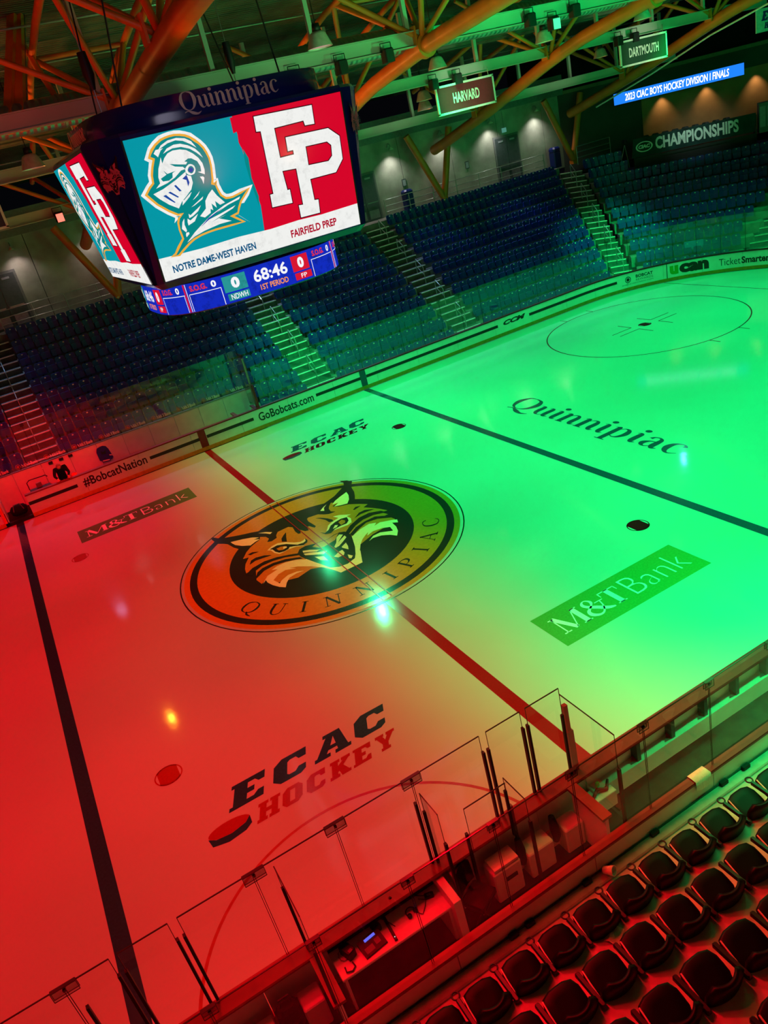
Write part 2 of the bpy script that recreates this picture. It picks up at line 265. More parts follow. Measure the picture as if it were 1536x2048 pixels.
SLAB = {
 'E': [[(0, 0), (0, .15), (.08, .15), (.08, .85), (0, .85), (0, 1), (.85, 1), (.85, .68), (.7, .68), (.6, .82), (.42, .82), (.42, .6), (.6, .6), (.6, .4), (.42, .4), (.42, .18), (.6, .18), (.7, .32), (.85, .32), (.85, 0)]],
 'C': [[(.2, 0), (0, .2), (0, .8), (.2, 1), (.85, 1), (.85, .66), (.66, .66), (.58, .8), (.42, .8), (.36, .74), (.36, .26), (.42, .2), (.58, .2), (.66, .34), (.85, .34), (.85, .12), (.72, 0)]],
 'A': [[(0, 0), (0, .15), (.06, .15), (.3, .85), (.22, .85), (.22, 1), (.68, 1), (.9, .15), (.98, .15), (.98, 0), (.55, 0), (.55, .15), (.62, .15), (.6, .28), (.36, .28), (.32, .15), (.42, .15), (.42, 0)], [(.42, .44), (.57, .44), (.5, .8)]],
 'H': [[(0, 0), (0, .17), (.08, .17), (.08, .83), (0, .83), (0, 1), (.45, 1), (.45, .83), (.37, .83), (.37, .6), (.6, .6), (.6, .83), (.52, .83), (.52, 1), (.97, 1), (.97, .83), (.89, .83), (.89, .17), (.97, .17), (.97, 0), (.52, 0), (.52, .17), (.6, .17), (.6, .4), (.37, .4), (.37, .17), (.45, .17), (.45, 0)]],
 'O': [[(.2, 0), (0, .2), (0, .8), (.2, 1), (.7, 1), (.9, .8), (.9, .2), (.7, 0)], [(.34, .2), (.56, .2), (.56, .8), (.34, .8)]],
 'K': [[(0, 0), (0, .17), (.08, .17), (.08, .83), (0, .83), (0, 1), (.45, 1), (.45, .83), (.37, .83), (.37, .62), (.6, .83), (.52, .83), (.52, 1), (.95, 1), (.95, .83), (.88, .83), (.62, .55), (.88, .17), (.97, .17), (.97, 0), (.55, 0), (.42, .33), (.37, .28), (.37, .17), (.45, .17), (.45, 0)]],
 'Y': [[(.25, 0), (.25, .17), (.33, .17), (.33, .4), (.08, .83), (0, .83), (0, 1), (.42, 1), (.42, .83), (.37, .83), (.48, .6), (.58, .83), (.53, .83), (.53, 1), (.95, 1), (.95, .83), (.88, .83), (.62, .4), (.62, .17), (.7, .17), (.7, 0)]],
}
def slab(mb, word, fn, x0, y0, w, h, shear, mi=0, d=0.0):
    n = len(word); cw = (w-h*shear)/(n-.06)
    for i, ch in enumerate(word):
        L = [[(x0+i*cw+p[0]*cw*.92+shear*p[1]*h, y0+p[1]*h) for p in l] for l in SLAB[ch]]
        mb.poly(L[0], lambda x, y, dd: fn(x, y, d), L[1:], 0, mi)
_O = 'zeroth first second third fourth fifth sixth seventh eighth ninth tenth eleventh twelfth thirteenth fourteenth fifteenth sixteenth seventeenth eighteenth nineteenth twentieth'.split()
def ordn(n): return _O[n] if n <= 20 else 'twenty-'+_O[n-20]
# traced outlines, centimetres
BOB=[('K',[(-256,360),(-247,367),(-237,346),(-216,325),(-176,300),(-134,279),(-101,259),(-63,267),(-59,198),(-105,112),(-138,151),(-183,141),(-205,194),(-218,228),(-225,270),(-234,285),(-250,305),(-254,331)]),('K',[(249,386),(270,365),(279,340),(266,318),(253,292),(243,251),(229,217),(215,189),(245,143),(200,86),(136,152),(81,185),(95,245),(117,257),(145,268),(180,284),(223,317),(241,331),(252,356)]),('G',[(-133,204),(-155,193),(-175,180),(-197,159),(-221,124),(-203,118),(-213,104),(-226,85),(-238,55),(-244,26),(-228,29),(-216,16),(-234,-40),(-230,-75),(-213,-64),(-192,-108),(-136,-132),(-89,-118),(-27,-153),(32,-181),(84,-109),(141,-84),(222,-70),(237,-54),(234,-32),(228,-4),(238,-6),(231,26),(251,21),(239,53),(227,78),(208,111),(229,120),(215,141),(199,161),(182,179),(155,192),(143,206),(140,215),(166,220),(148,245),(132,225),(123,208),(119,184),(129,166),(118,168),(106,170),(93,182),(79,202),(59,206),(45,210),(38,203),(34,182),(36,156),(38,127),(30,120),(22,147),(14,148),(9,120),(-2,125),(-10,148),(-19,124),(-26,128),(-27,152),(-21,189),(-30,205),(-48,205),(-70,203),(-83,184),(-88,165),(-109,157),(-122,166),(-109,183),(-112,205),(-127,222)]),('C',[(-213,277),(-174,259),(-147,242),(-130,221),(-149,223),(-132,207),(-152,202),(-171,192),(-193,214),(-208,241),(-212,263)]),('C',[(-121,254),(-99,238),(-84,218),(-94,211),(-103,229)]),('C',[(-76,-51),(-98,-28),(-129,-14),(-157,-14),(-178,-22),(-162,-33),(-181,-39),(-200,-45),(-215,-62),(-227,-79),(-213,-64),(-214,-83),(-208,-109),(-197,-135),(-184,-153),(-172,-131),(-155,-111),(-130,-105),(-107,-109),(-126,-96),(-153,-93),(-177,-105),(-189,-117),(-196,-84),(-172,-64),(-147,-58),(-119,-77),(-133,-57),(-110,-71),(-82,-102),(-57,-141),(-40,-185),(-33,-211),(38,-211),(66,-143),(19,-40),(-22,1)]),('C',[(240,-63),(232,-83),(218,-69),(214,-103),(204,-131),(187,-156),(175,-133),(155,-114),(129,-106),(112,-113),(136,-94),(161,-93),(194,-118),(200,-88),(178,-73),(150,-67),(124,-77),(137,-59),(122,-69),(103,-85),(84,-109),(63,-145),(47,-183),(39,-210),(18,-209),(-9,-208),(-33,-211),(-43,-162),(4,-74),(71,-46),(92,-39),(129,-20),(164,-12),(184,-25),(170,-38),(193,-33),(231,-55)]),('K',[(-80,5),(-65,26),(-43,30),(-13,17),(26,10),(54,20),(72,19),(86,10),(91,-5),(91,-30),(82,-59),(65,-109),(47,-148),(33,-171),(21,-175),(4,-182),(-22,-177),(-42,-160),(-53,-123),(-64,-85),(-75,-46),(-81,-20)]),('G',[(-11,14),(25,8),(53,16),(68,16),(52,-2),(40,-16),(24,-20),(-3,-26),(-15,-20),(-30,6)]),('C',[(-62,8),(-43,-5),(-18,-33),(-32,-33),(-51,-16),(-65,-5)]),('C',[(-67,-12),(-48,-24),(-30,-41),(-6,-58),(-22,-68),(-47,-46),(-67,-26)]),('C',[(20,-54),(36,-35),(51,-5),(66,6),(74,-5),(50,-28),(40,-39),(75,-14),(74,-30),(51,-49),(33,-62),(20,-64)]),('C',[(57,-61),(52,-86),(44,-106),(35,-82),(36,-74)]),('C',[(18,-94),(29,-92),(27,-113),(19,-125),(0,-125),(-7,-109)]),('C',[(28,-132),(36,-152),(26,-162),(21,-156)]),('C',[(-50,-60),(-28,-81),(-29,-115),(-45,-94)]),('C',[(-143,109),(-122,123),(-100,126),(-77,109),(-60,84),(-43,69),(-32,70),(-24,77),(-25,62),(-31,48),(-43,47),(-45,34),(-65,51),(-89,56),(-109,52),(-123,52),(-132,73),(-134,99)]),('K',[(-136,109),(-107,114),(-82,96),(-58,61),(-42,50),(-43,37),(-68,59),(-82,67),(-89,58),(-104,55),(-120,60),(-127,78),(-128,100)]),('G',[(-117,94),(-103,95),(-89,86),(-91,71),(-105,68),(-116,77)]),('C',[(-97,85),(-87,81),(-89,72),(-101,72)]),('K',[(-51,175),(-65,137),(-74,109),(-86,124),(-79,145),(-65,162)]),('K',[(-23,80),(-22,60),(-29,46),(-44,42),(-55,60),(-39,55),(-28,61)]),('K',[(-200,138),(-183,141),(-165,124),(-182,128),(-194,127)]),('K',[(-218,68),(-205,91),(-187,96),(-162,86),(-143,67),(-167,72),(-194,78)]),('K',[(-249,18),(-219,40),(-176,49),(-137,40),(-101,20),(-79,5),(-81,-9),(-117,16),(-155,28),(-190,28),(-216,16),(-235,-5)]),('K',[(-238,-36),(-216,1),(-195,13),(-160,15),(-122,4),(-84,-22),(-80,-39),(-104,-23),(-128,-11),(-161,-2),(-197,-7),(-223,-26)]),('C',[(106,139),(126,131),(155,100),(140,101),(142,74),(131,47),(113,40),(90,43),(67,46),(49,40),(39,50),(55,74),(68,94),(86,106),(115,114)]),('K',[(28,74),(38,55),(56,65),(73,86),(93,96),(118,101),(137,94),(130,67),(116,53),(96,55),(73,52),(51,37),(36,45)]),('G',[(101,86),(117,93),(122,77),(115,63),(99,60)]),('C',[(68,58),(84,76),(92,69),(82,58)]),('K',[(60,183),(74,169),(88,144),(96,120),(92,106),(80,113),(79,138),(71,162)]),('K',[(175,124),(190,137),(207,129),(190,124),(179,121)]),('K',[(152,65),(178,87),(201,89),(226,66),(204,71),(180,74)]),('K',[(86,1),(117,30),(161,54),(200,57),(234,36),(242,11),(203,31),(165,31),(129,15),(92,-15)]),('K',[(91,-22),(125,3),(163,15),(201,16),(238,-19),(240,-41),(200,-4),(163,4),(126,-15),(91,-40)]),('C',[(223,273),(217,244),(203,211),(184,186),(163,194),(143,206),(166,220),(145,226),(164,244),(191,259)]),('C',[(132,246),(114,229),(105,206),(95,218),(114,235)])]
KN=[('W',[(-216,243),(-207,256),(-202,263),(-190,272),(-175,280),(-163,282),(-153,283),(-141,283),(-129,281),(-118,277),(-107,272),(-98,263),(-90,255),(-82,244),(-77,232),(-74,219),(-74,203),(-76,189),(-78,175),(-79,174),(-85,176),(-74,177),(-74,164),(-73,161),(-71,153),(-69,147),(-64,142),(-59,141),(-52,141),(-32,145),(0,147),(-14,128),(-29,115),(-36,104),(-43,91),(-45,91),(-50,95),(-25,72),(-67,69),(-107,69),(-124,68),(-141,66),(-156,62),(-168,57),(-185,47),(-199,38),(-228,45),(-213,58),(-204,68),(-191,80),(-192,86),(-193,96),(-192,112),(-186,124),(-181,122),(-182,118),(-201,132),(-222,151),(-244,180),(-227,196),(-219,202),(-218,214),(-211,230),(-208,237)]),('Y',[(-208,244),(-203,252),(-198,259),(-187,267),(-173,274),(-162,276),(-153,277),(-142,277),(-130,275),(-120,272),(-111,267),(-101,259),(-94,251),(-87,241),(-83,231),(-80,218),(-80,204),(-82,190),(-84,176),(-86,170),(-84,170),(-77,173),(-80,165),(-79,159),(-77,152),(-74,143),(-66,136),(-59,135),(-51,135),(-30,139),(-7,143),(-18,132),(-33,119),(-41,107),(-47,96),(-58,94),(-54,91),(-35,76),(-67,75),(-107,75),(-125,74),(-142,72),(-158,68),(-171,62),(-188,52),(-200,44),(-221,47),(-209,53),(-200,64),(-185,78),(-186,87),(-187,96),(-186,111),(-182,120),(-172,125),(-180,124),(-197,136),(-218,155),(-236,179),(-223,192),(-214,198),(-212,213),(-206,228),(-200,239)]),('T',[(-202,246),(-199,250),(-194,255),(-185,263),(-171,270),(-162,272),(-153,273),(-142,273),(-132,271),(-122,268),(-113,263),(-105,255),(-98,249),(-91,239),(-87,229),(-84,218),(-84,204),(-86,190),(-88,178),(-92,168),(-84,164),(-79,171),(-84,167),(-83,159),(-81,150),(-78,141),(-68,132),(-59,131),(-51,131),(-30,135),(-13,141),(-20,136),(-37,121),(-45,109),(-49,100),(-68,96),(-56,87),(-43,78),(-67,79),(-107,79),(-125,78),(-142,76),(-160,72),(-173,66),(-190,56),(-202,48),(-215,47),(-207,49),(-196,60),(-181,76),(-182,87),(-183,96),(-182,109),(-178,118),(-166,127),(-178,128),(-195,140),(-214,157),(-230,179),(-221,188),(-210,196),(-208,211),(-202,226),(-194,241)]),('W',[(-194,250),(-188,256),(-172,256),(-178,253),(-187,242),(-190,246)]),('W',[(-184,254),(-175,262),(-159,268),(-140,269),(-123,265),(-111,257),(-103,243),(-114,252),(-128,261),(-143,265),(-160,263),(-174,258)]),('W',[(-175,246),(-165,254),(-149,258),(-135,257),(-120,251),(-107,242),(-99,232),(-95,222),(-106,234),(-118,244),(-135,251),(-153,252),(-166,249)]),('W',[(-193,221),(-187,231),(-182,241),(-182,229),(-175,238),(-166,245),(-154,248),(-139,247),(-126,243),(-114,234),(-105,224),(-99,212),(-98,199),(-100,190),(-114,198),(-106,197),(-105,207),(-109,218),(-120,226),(-127,227),(-136,223),(-130,221),(-134,217),(-148,220),(-168,225),(-158,218),(-142,214),(-138,209),(-148,208),(-164,198),(-183,191),(-199,188),(-209,186),(-198,194),(-198,206)]),('T',[(-194,202),(-180,207),(-182,211),(-184,216),(-178,208),(-159,210),(-167,207),(-169,199),(-178,195),(-191,196)]),('W',[(-218,177),(-195,182),(-164,193),(-139,204),(-140,198),(-130,193),(-130,180),(-137,168),(-149,159),(-164,149),(-174,138),(-192,150),(-208,165)]),('B',[(-199,169),(-193,170),(-177,151),(-180,151),(-189,159)]),('B',[(-187,173),(-182,174),(-167,160),(-170,159)]),('B',[(-171,183),(-167,184),(-158,170),(-163,170)]),('B',[(-150,192),(-139,198),(-137,182),(-142,175),(-142,188)]),('W',[(-117,203),(-119,199),(-122,196),(-127,195),(-131,195),(-135,197),(-138,200),(-139,203),(-139,208),(-137,211),(-133,214),(-129,216),(-125,216),(-121,214),(-118,211),(-117,207)]),('T',[(-120,204),(-122,201),(-124,199),(-126,198),(-129,198),(-131,200),(-133,201),(-134,204),(-134,206),(-132,209),(-130,211),(-128,212),(-125,212),(-123,211),(-121,209),(-120,206)]),('B',[(-123,204),(-123,202),(-125,201),(-127,200),(-128,200),(-130,201),(-131,202),(-132,204),(-132,206),(-131,207),(-129,209),(-128,209),(-126,209),(-124,208),(-123,207),(-122,205)]),('W',[(-105,187),(-103,184),(-108,172),(-109,181),(-112,188)]),('W',[(-140,147),(-120,161),(-126,154),(-135,149)]),('W',[(-147,134),(-116,149),(-119,144),(-139,136)]),('W',[(-158,114),(-157,123),(-154,119),(-126,133),(-135,123),(-149,116)]),('W',[(-162,114),(-157,109),(-137,118),(-148,105),(-164,100),(-164,107)]),('W',[(-169,116),(-172,104),(-170,91),(-173,88),(-180,97),(-175,110)]),('W',[(-173,87),(-167,87),(-167,83),(-175,78),(-175,83)]),('W',[(-134,112),(-117,124),(-114,139),(-104,150),(-93,158),(-86,144),(-72,126),(-84,124),(-93,134),(-93,120),(-102,131),(-102,117),(-107,121),(-109,113),(-124,107)]),('W',[(-177,67),(-155,83),(-136,94),(-108,109),(-75,121),(-35,130),(-39,125),(-65,120),(-96,110),(-120,100),(-89,106),(-50,115),(-58,110),(-90,101),(-112,94),(-76,101),(-95,98),(-67,86),(-95,86),(-132,81),(-157,75)]),('W',[(-165,142),(-161,153),(-159,151),(-141,162),(-138,163),(-145,155),(-157,147)]),('B',[(-139,90),(-117,104),(-95,112),(-78,117),(-96,110),(-118,100)])]
FPO=[[(35,275),(173,272),(172,235),(149,236),(147,246),(76,245),(76,185),(110,185),(110,194),(97,194),(98,222),(203,220),(228,199),(227,151),(205,127),(138,127),(139,81),(149,80),(147,51),(98,52),(98,79),(109,78),(109,156),(75,158),(78,117),(84,117),(84,88),(34,90),(35,117),(43,117),(44,245),(34,246)],[(33,277),(175,274),(174,233),(147,234),(145,244),(78,243),(78,187),(108,187),(108,192),(95,192),(96,224),(204,222),(230,200),(229,150),(206,125),(140,125),(141,83),(151,82),(149,49),(96,50),(96,81),(107,80),(107,154),(77,156),(80,119),(86,119),(86,86),(32,88),(33,119),(41,119),(42,243),(32,244)],[(141,195),(195,194),(204,185),(202,163),(191,154),(140,156)],[(143,193),(194,192),(202,184),(200,164),(190,156),(142,158)]]
BRUSH=[(-17,283),(1,282),(5,270),(-3,267),(-2,232),(-7,223),(-10,234),(-8,255),(-17,253)]
# ================= ICE =================
BX, BY = 8.22, 12.66
ice = struct('floor')
arc = lambda cx, cy, r, a0, a1, n=20: [(cx+r*math.cos(math.radians(a0+(a1-a0)*k/n)), cy+r*math.sin(math.radians(a0+(a1-a0)*k/n))) for k in range(n+1)]
CR = 8.5; CX = 22.0
outl = arc(CX, BY-CR, CR, 90, 0)+arc(CX, -BY+CR, CR, 0, -90)+arc(-CX, -BY+CR, CR, 270, 180)+arc(-CX, BY-CR, CR, 180, 90)
MB().poly(outl, lambda x, y, d: (x, y, d-.05), (), .05).obj('ice_sheet', 'ice', ice)
FL = lambda z: (lambda x, y, d: (x, y, z+d))
def strip(name, x0, x1, y0, y1, m, z=.002, par=None): return MB().add([(x0, y0, z), (x1, y0, z), (x1, y1, z), (x0, y1, z)], [(0, 1, 2, 3)]).obj(name, m, par or ice)
for s, yb in ((1, -BY), (-1, -BY)): strip('blue_line', s*BX-.15, s*BX+.15, yb, BY, 'p_navy')
strip('centre_line', -.15, .15, -BY, -4.46, 'p_red'); strip('centre_line', -.15, .15, 4.46, BY, 'p_red')
strip('goal_line', 26.49, 26.55, -11.2, 11.3, 'p_line_red')
def ring(cx, cy, r0, r1, z, n=96, a0=0, a1=360):
    vs = []; fs = []; k1 = n+1
    for k in range(k1):
        a = math.radians(a0+(a1-a0)*k/n)
        for r in (r0, r1): vs.append((cx+r*math.cos(a), cy+r*math.sin(a), z))
    for k in range(n): fs.append((2*k, 2*k+1, 2*k+3, 2*k+2))
    return vs, fs
def dot(x, y, r=.3):
    o = MB().add(*ring(x, y, r-.03, r, .002, 32)).poly([(x+a, y+b) for a, b in [(-r*.72, -r*.66)]+[(-r*.4, -r*.88), (0, -r*.96), (r*.4, -r*.88)]+[(r*.72, -r*.66), (r*.72, r*.66), (r*.4, r*.88), (0, r*.96), (-r*.4, r*.88), (-r*.72, r*.66)]], FL(.002))
    return o.obj('faceoff_dot', 'p_red', ice)
for sx in (-1, 1):
    for sy in (-1, 1): dot(sx*6.59, sy*6.58)
for sx in (-1, 1):
    for sy in (-1, 1):
        cx, cy = sx*20.37, sy*6.68
        m = MB().add(*ring(cx, cy, 4.53, 4.59, .002))
        for a in (-.88, .88):
            for b in (1, -1): m.box(cx+a-.025, cx+a+.025, cy+b*4.75-.28, cy+b*4.75+.28, .001, .003)
        for a in (-1, 1):
            for b in (-1, 1): m.box(cx+min(a*.62, a*1.8), cx+max(a*.62, a*1.8), cy+b*.25-.025, cy+b*.25+.025, .001, .003); m.box(cx+a*.62-.025, cx+a*.62+.025, cy+min(b*.25, b*1.12), cy+max(b*.25, b*1.12), .001, .003)
        m.obj('faceoff_circle', 'p_line_red', ice); dot(cx, cy)
MB().add(*ring(-4.45, -12.8, 3.07, 3.13, .002, 48, 3, 177)).obj('referee_crease', 'p_line_red', ice)
for cx in (26.5,): MB().poly(arc(cx, 0, 1.83, 90, 270), FL(.0015)).obj('goal_crease', mat('crease_blue', (120, 190, 220), .13), ice)
# centre logo
logo = MB().add(*ring(0, 0, 4.43, 4.47, .002)).obj('centre_logo', 'p_black', ice)
MB().add(*ring(0, 0, 4.16, 4.34, .002)).add(*ring(0, 0, 2.9, 3.93, .002)).obj('gold_band', 'p_gold', logo)
MB().add(*ring(0, 0, 3.93, 4.16, .0022)).obj('dark_band', 'p_black', logo)
MB().poly([(2.92*math.cos(k*PI/36), 2.92*math.sin(k*PI/36)) for k in range(72)], FL(.0024)).obj('dark_disc', 'p_black', logo)
LZ = .003
for i, (c, pts) in enumerate(BOB):
    MB().poly([(a/100, b/100) for a, b in pts], FL(LZ+i*.00022)).obj({'K': 'dark_fur_marking', 'G': 'gold_fur_marking', 'C': 'cream_fur_marking'}[c], {'K': 'p_black', 'G': 'p_gold', 'C': 'p_cream'}[c], logo)
m = MB()
for key, ang in zip(['cQ', 'cU', 'cI', 'cN', 'cN', 'cI', 'cP', 'cI', 'cA', 'cC'], [-149.7, -135.3, -122.2, -108.7, -93.6, -79.6, -68, -55.8, -44, -29.5]):
    vs, fs = glyphs([key]); hw = GL[key][0]/2; a = math.radians(ang); s = .72
    def f(x, y): lx, ly = (x-hw)*s*1.05, (y-.35)*s; r = 3.44-ly*-1; return (r*0, 0)
    ux, uy = math.cos(a), math.sin(a)
    m.add([(ux*(3.44-(y-.35)*s)+(-uy)*(x-hw)*s*1.05, uy*(3.44-(y-.35)*s)+ux*(x-hw)*s*1.05, .0045) for x, y in vs], [t for t in fs])
m.obj('ring_lettering', 'p_black', logo)
for x in (-.15, .12): strip('thin_centre_stripe', x, x+.035, -4.3, 4.3, 'p_red', .0135, logo)
def rz180(fn, cx, cy): return lambda x, y, d: fn(2*cx-x, 2*cy-y, d)
def bank(x0, x1, y0, y1):
    p = strip('bank_advert', x0, x1, y0, y1, 'p_green'); w_, h_ = x1-x0, y1-y0
    m = MB(); letter(m, glyphs(MT, 0, -.02), FL(.005), x0+w_*.055, y0+h_*.24, w_*.45, h_*.54); letter(m, 'Bank', FL(.005), x0+w_*.54, y0+h_*.24, w_*.4, h_*.56, -.022)
    m.obj('bank_lettering', 'p_white', p)
bank(1.92, 6.34, -9.17, -7.85); bank(-6.35, -1.87, 7.82, 9.14)
def ecac(x0, y0):
    m = MB(); slab(m, 'ECAC', FL(.003), x0, y0+.63, 3.9, .62, .42); p = m.obj('league_lettering', 'p_navy', ice)
    m = MB(); slab(m, 'HOCKEY', FL(.003), x0+.36, y0, 3.25, .44, .42); m.obj('hockey_lettering', 'p_red', p)
    e = [(x0-.1+.42*math.cos(t*PI/12), y0+.3+.17*math.sin(t*PI/12)) for t in range(24)]
    MB().poly(e, FL(.003)).obj('puck_top', 'p_red', p)
    MB().poly([(x0-.53, y0+.27), (x0-.5, y0+.05), (x0-.2, y0-.03), (x0+.15, y0+.02), (x0+.3, y0+.12), (x0+.32, y0+.32), (x0+.2, y0+.2), (x0-.1, y0+.13), (x0-.4, y0+.17)], FL(.0035)).obj('puck_edge', 'p_navy', p)
ecac(-5.85, -9.12); ecac(2.42, 7.8)
def AB(x, y, d): return (11.19-(1-y)*1.05, 3.9-x, .003+d)    # lettering that reads along -y
m = MB(); g = glyphs(QUINN, .0, .02); letter(m, g, lambda x, y, d: (10.0+y+0*x, 4.25-x, .003), 0, 0, 8.6, 1.42); m.obj('school_lettering', 'p_navy', ice)
# ================= RINK BOARDS =================
def bpath(off, s0=0, s1=None, step=1.19):
    # far side path: straight to CX then the corner arc; returns points and outward normals every `step`
    out = []; s = s0; L = math.radians(95)*CR+CX+30
    while s <= (s1 if s1 is not None else L)+1e-6:
        x = -30+s
        if x <= CX: out.append(((x, BY+off), (0, 1)))
        else:
            a = (x-CX)/CR; out.append(((CX+(CR+off)*math.sin(a), BY-CR+(CR+off)*math.cos(a)), (math.sin(a), math.cos(a))))
        s += step
    return out
def BP(s, off, z):   # s = arc length measured like x on the straight
    if s <= CX: return (s, BY+off, z)
    a = (s-CX)/CR; return (CX+(CR+off)*math.sin(a), BY-CR+(CR+off)*math.cos(a), z)
def sweep(mb, s0, s1, o0, o1, z0, z1, mi=0, n=None):
    n = n or max(1, int((s1-s0)/.6)) if s1 > CX else 1; vs = []
    for k in range(n+1):
        s = s0+(s1-s0)*k/n; vs += [BP(s, o0, z0), BP(s, o1, z0), BP(s, o1, z1), BP(s, o0, z1)]
    fs = [(0, 1, 2, 3), tuple(4*n+i for i in (3, 2, 1, 0))]
    for k in range(n):
        for i in range(4): j = (i+1) % 4; fs.append((4*k+i, 4*k+4+i, 4*k+4+j, 4*k+j))
    mb.add(vs, fs, mi)
far = thing('dasher_boards', 'white dasher boards with yellow kick plate along the far side of the ice', 'boards')
s = -8.95; ends = []
gate = (-8.95, -7.75)
xs = [-30+2.4*k for k in range(9)]
for a, b in [(-28, -25.6), (-25.6, -23.2), (-23.2, -20.8), (-20.8, -18.4), (-18.4, -16), (-16, -13.6), (-13.6, -11.2), (-11.2, -8.72)]+[(-7.62+k*2.37, -7.62+(k+1)*2.37) for k in range(12)]+[(20.82+k*2.0, 20.82+(k+1)*2.0) for k in range(9)]:
    m = MB(); sweep(m, a+.006, b-.006, 0, .1, .2, .96); m.obj('board_panel', 'board', far)
for a, b in ((-28, -8.72), (-7.62, 38.8)):
    m = MB(); sweep(m, a, b, -.012, .1, .03, .2); m.obj('kick_plate', 'kick', far)
    m = MB(); sweep(m, a, b, -.02, .16, .965, 1.02); m.obj('top_cap', 'capred', far)
def dec(s0, s1, z0, z1, m, name, n=None): q = MB(); sweep(q, s0, s1, -.008, 0, z0, z1, 0, n); return q.obj(name, m, far)
for a, b in ((-12, -8.75), (-7.6, -5.6), (-2.45, -.16), (.18, 2.45), (5.65, 8.05), (8.38, 16.25), (18.3, 24.2)): dec(a, b, .55, .69, 'print', 'black_stripe')
dec(-.18, .16, .03, 1.0, 'capred', 'centre_stripe'); dec(BX-.17, BX+.15, .03, 1.0, 'p_navy', 'blue_stripe'); dec(26.98, 27.02, .03, 1.0, 'print', 'panel_joint')
BF = lambda x, y, d: BP(x, -.009-d, y)
def bl(name, parts, m='print'):
    q = MB()
    for t in parts: letter(q, t[0], BF, *t[1:])
    return q.obj(name, m, far)
bl('hashtag_lettering', [('#BobcatNation', -5.35, .42, 2.75, .42, .018)]); bl('website_lettering', [('GoBobcats.com', 2.7, .4, 2.8, .4, .016)])
bl('maker_lettering', [('CCM', 16.6, .55, 1.45, .24, .05, .35)]); bl('rewards_lettering', [('BOBCAT', 25.3, .62, .95, .17, .03), ('REWARDS', 25.3, .46, .95, .11, -.01), ('BOBCATREWARDS.COM', 24.5, .34, 1.75, .05, 0)])
q = MB()
for r0, r1 in ((.13, .17), (0, .09)): vs, fs = ring(24.85, .62, r0, r1, 0, 20); q.add([BF(v[0], v[1], 0) for v in vs], fs)
q.obj('rewards_emblem', 'print', far)
bl('sponsor_u_lettering', [('u', 27.15, .34, .45, .48, .07)], mat('print_green', (60, 150, 30), .5)); bl('sponsor_can_lettering', [('can', 27.65, .34, 1.5, .5, .07)])
bl('ticket_lettering', [('Ticket', 29.65, .38, 1.05, .36, -.004), ('Smarter', 30.75, .38, 1.35, .36, .035)]); bl('next_lettering', [('NE', 32.7, .36, .8, .5, .05)])
# ---- glass on the far boards
def glass_panel(pts, z0, z1, parent, gm='glass'):
    # pts: two plan points; a thin pane with a dark polished edge
    (x0, y0), (x1, y1) = pts; L = math.hypot(x1-x0, y1-y0); ux, uy = (x1-x0)/L, (y1-y0)/L; nx, ny = -uy*.006, ux*.006; g = .012
    a = (x0+ux*g, y0+uy*g); b = (x1-ux*g, y1-uy*g)
    m = MB().add([(a[0], a[1], z0), (b[0], b[1], z0), (b[0], b[1], z1), (a[0], a[1], z1)], [(0, 1, 2, 3)])
    m.beam((a[0], a[1], z1), (b[0], b[1], z1), .014, .014, 1)
    m.beam((a[0], a[1], z0), (a[0], a[1], z1), .008, .008, 1); m.beam((b[0], b[1], z0), (b[0], b[1], z1), .008, .008, 1)
    return m.obj('pane', [gm, 'edgeglass'], parent)
def clampb(x, y, z, nx, ny, parent, w=.2):
    ux, uy = -ny, nx; m = MB(); h = .15 if w > .25 else .12
    for o in (-.02, .02):
        c = [(x+nx*o+ux*a*w/2, y+ny*o+uy*a*w/2, z+b) for a, b in ((-1, 0), (1, 0), (1, -h), (-1, -h))]; m.add(c, [(0, 1, 2, 3)], 0)
        for i in range(4): m.beam(c[i], c[(i+1) % 4], .007, .007, 1)
    m.beam((x-ux*w/2, y-uy*w/2, z+.006), (x+ux*w/2, y+uy*w/2, z+.006), .05, .01, 1); m.beam((x, y-.03, z-.05), (x, y+.03, z-.05), .035, .035, 1)
    return m.obj('clamp', ['clampg', 'edgeglass'], parent)
fg = thing('rink_glass', 'clear glass panes standing on the far boards in front of the seats', 'glass')
prev = (3.0, BY+.06)
for k in range(31):
    s = 3.58+1.19*k; p = BP(s, .06, 0); n = BP(s, 1.06, 0); n = (n[0]-p[0], n[1]-p[1])
    glass_panel((prev, p[:2]), 1.03, 2.9, fg); clampb(p[0], p[1], 2.9, n[0], n[1], fg); prev = p[:2]
# ================= FAR STAND =================
Y = lambda k: 14+.835*(k-1)          # seat-back line of tier k
ZT = lambda k: .10+.54*(k-1)         # floor of tier k
def DS(k, s=0.0):                    # corner block: point on tier k at distance s from its left end, and heading
    x, y = 26.75+.33*(k-1), 13.05+.775*(k-1); a0 = .55*(k-1)/10; st = .25; d = 0.0
    while True:
        a = -PI/4+a0*max(0, 1-d/2.6)
        if d >= s-1e-9: return x, y, a
        q = min(st, s-d); x += math.cos(a)*q; y += math.sin(a)*q; d += q
XC = lambda k: 25.03+.38*(k-1)       # last seat of the long block
def terrace(x0, x1f, k0, k1, parent):
    for k in range(k0, k1+1):
        a = Y(k)-.6; x1 = x1f(k) if callable(x1f) else x1f; z0 = max(-.02, ZT(k)-.56)
        MB().box(x0, x1, a, a+.86, z0, ZT(k)).obj('terrace_tier', 'concrete', parent)
st = struct('trim_1')
terrace(-13, -7.15, 3, 11, st); terrace(-5.65, 5.82, 3, 11, st); terrace(3.1, 5.82, 1, 2, st); terrace(7.42, 14.72, 1, 11, st); terrace(16.28, lambda k: XC(k)+.3, 1, 11, st)
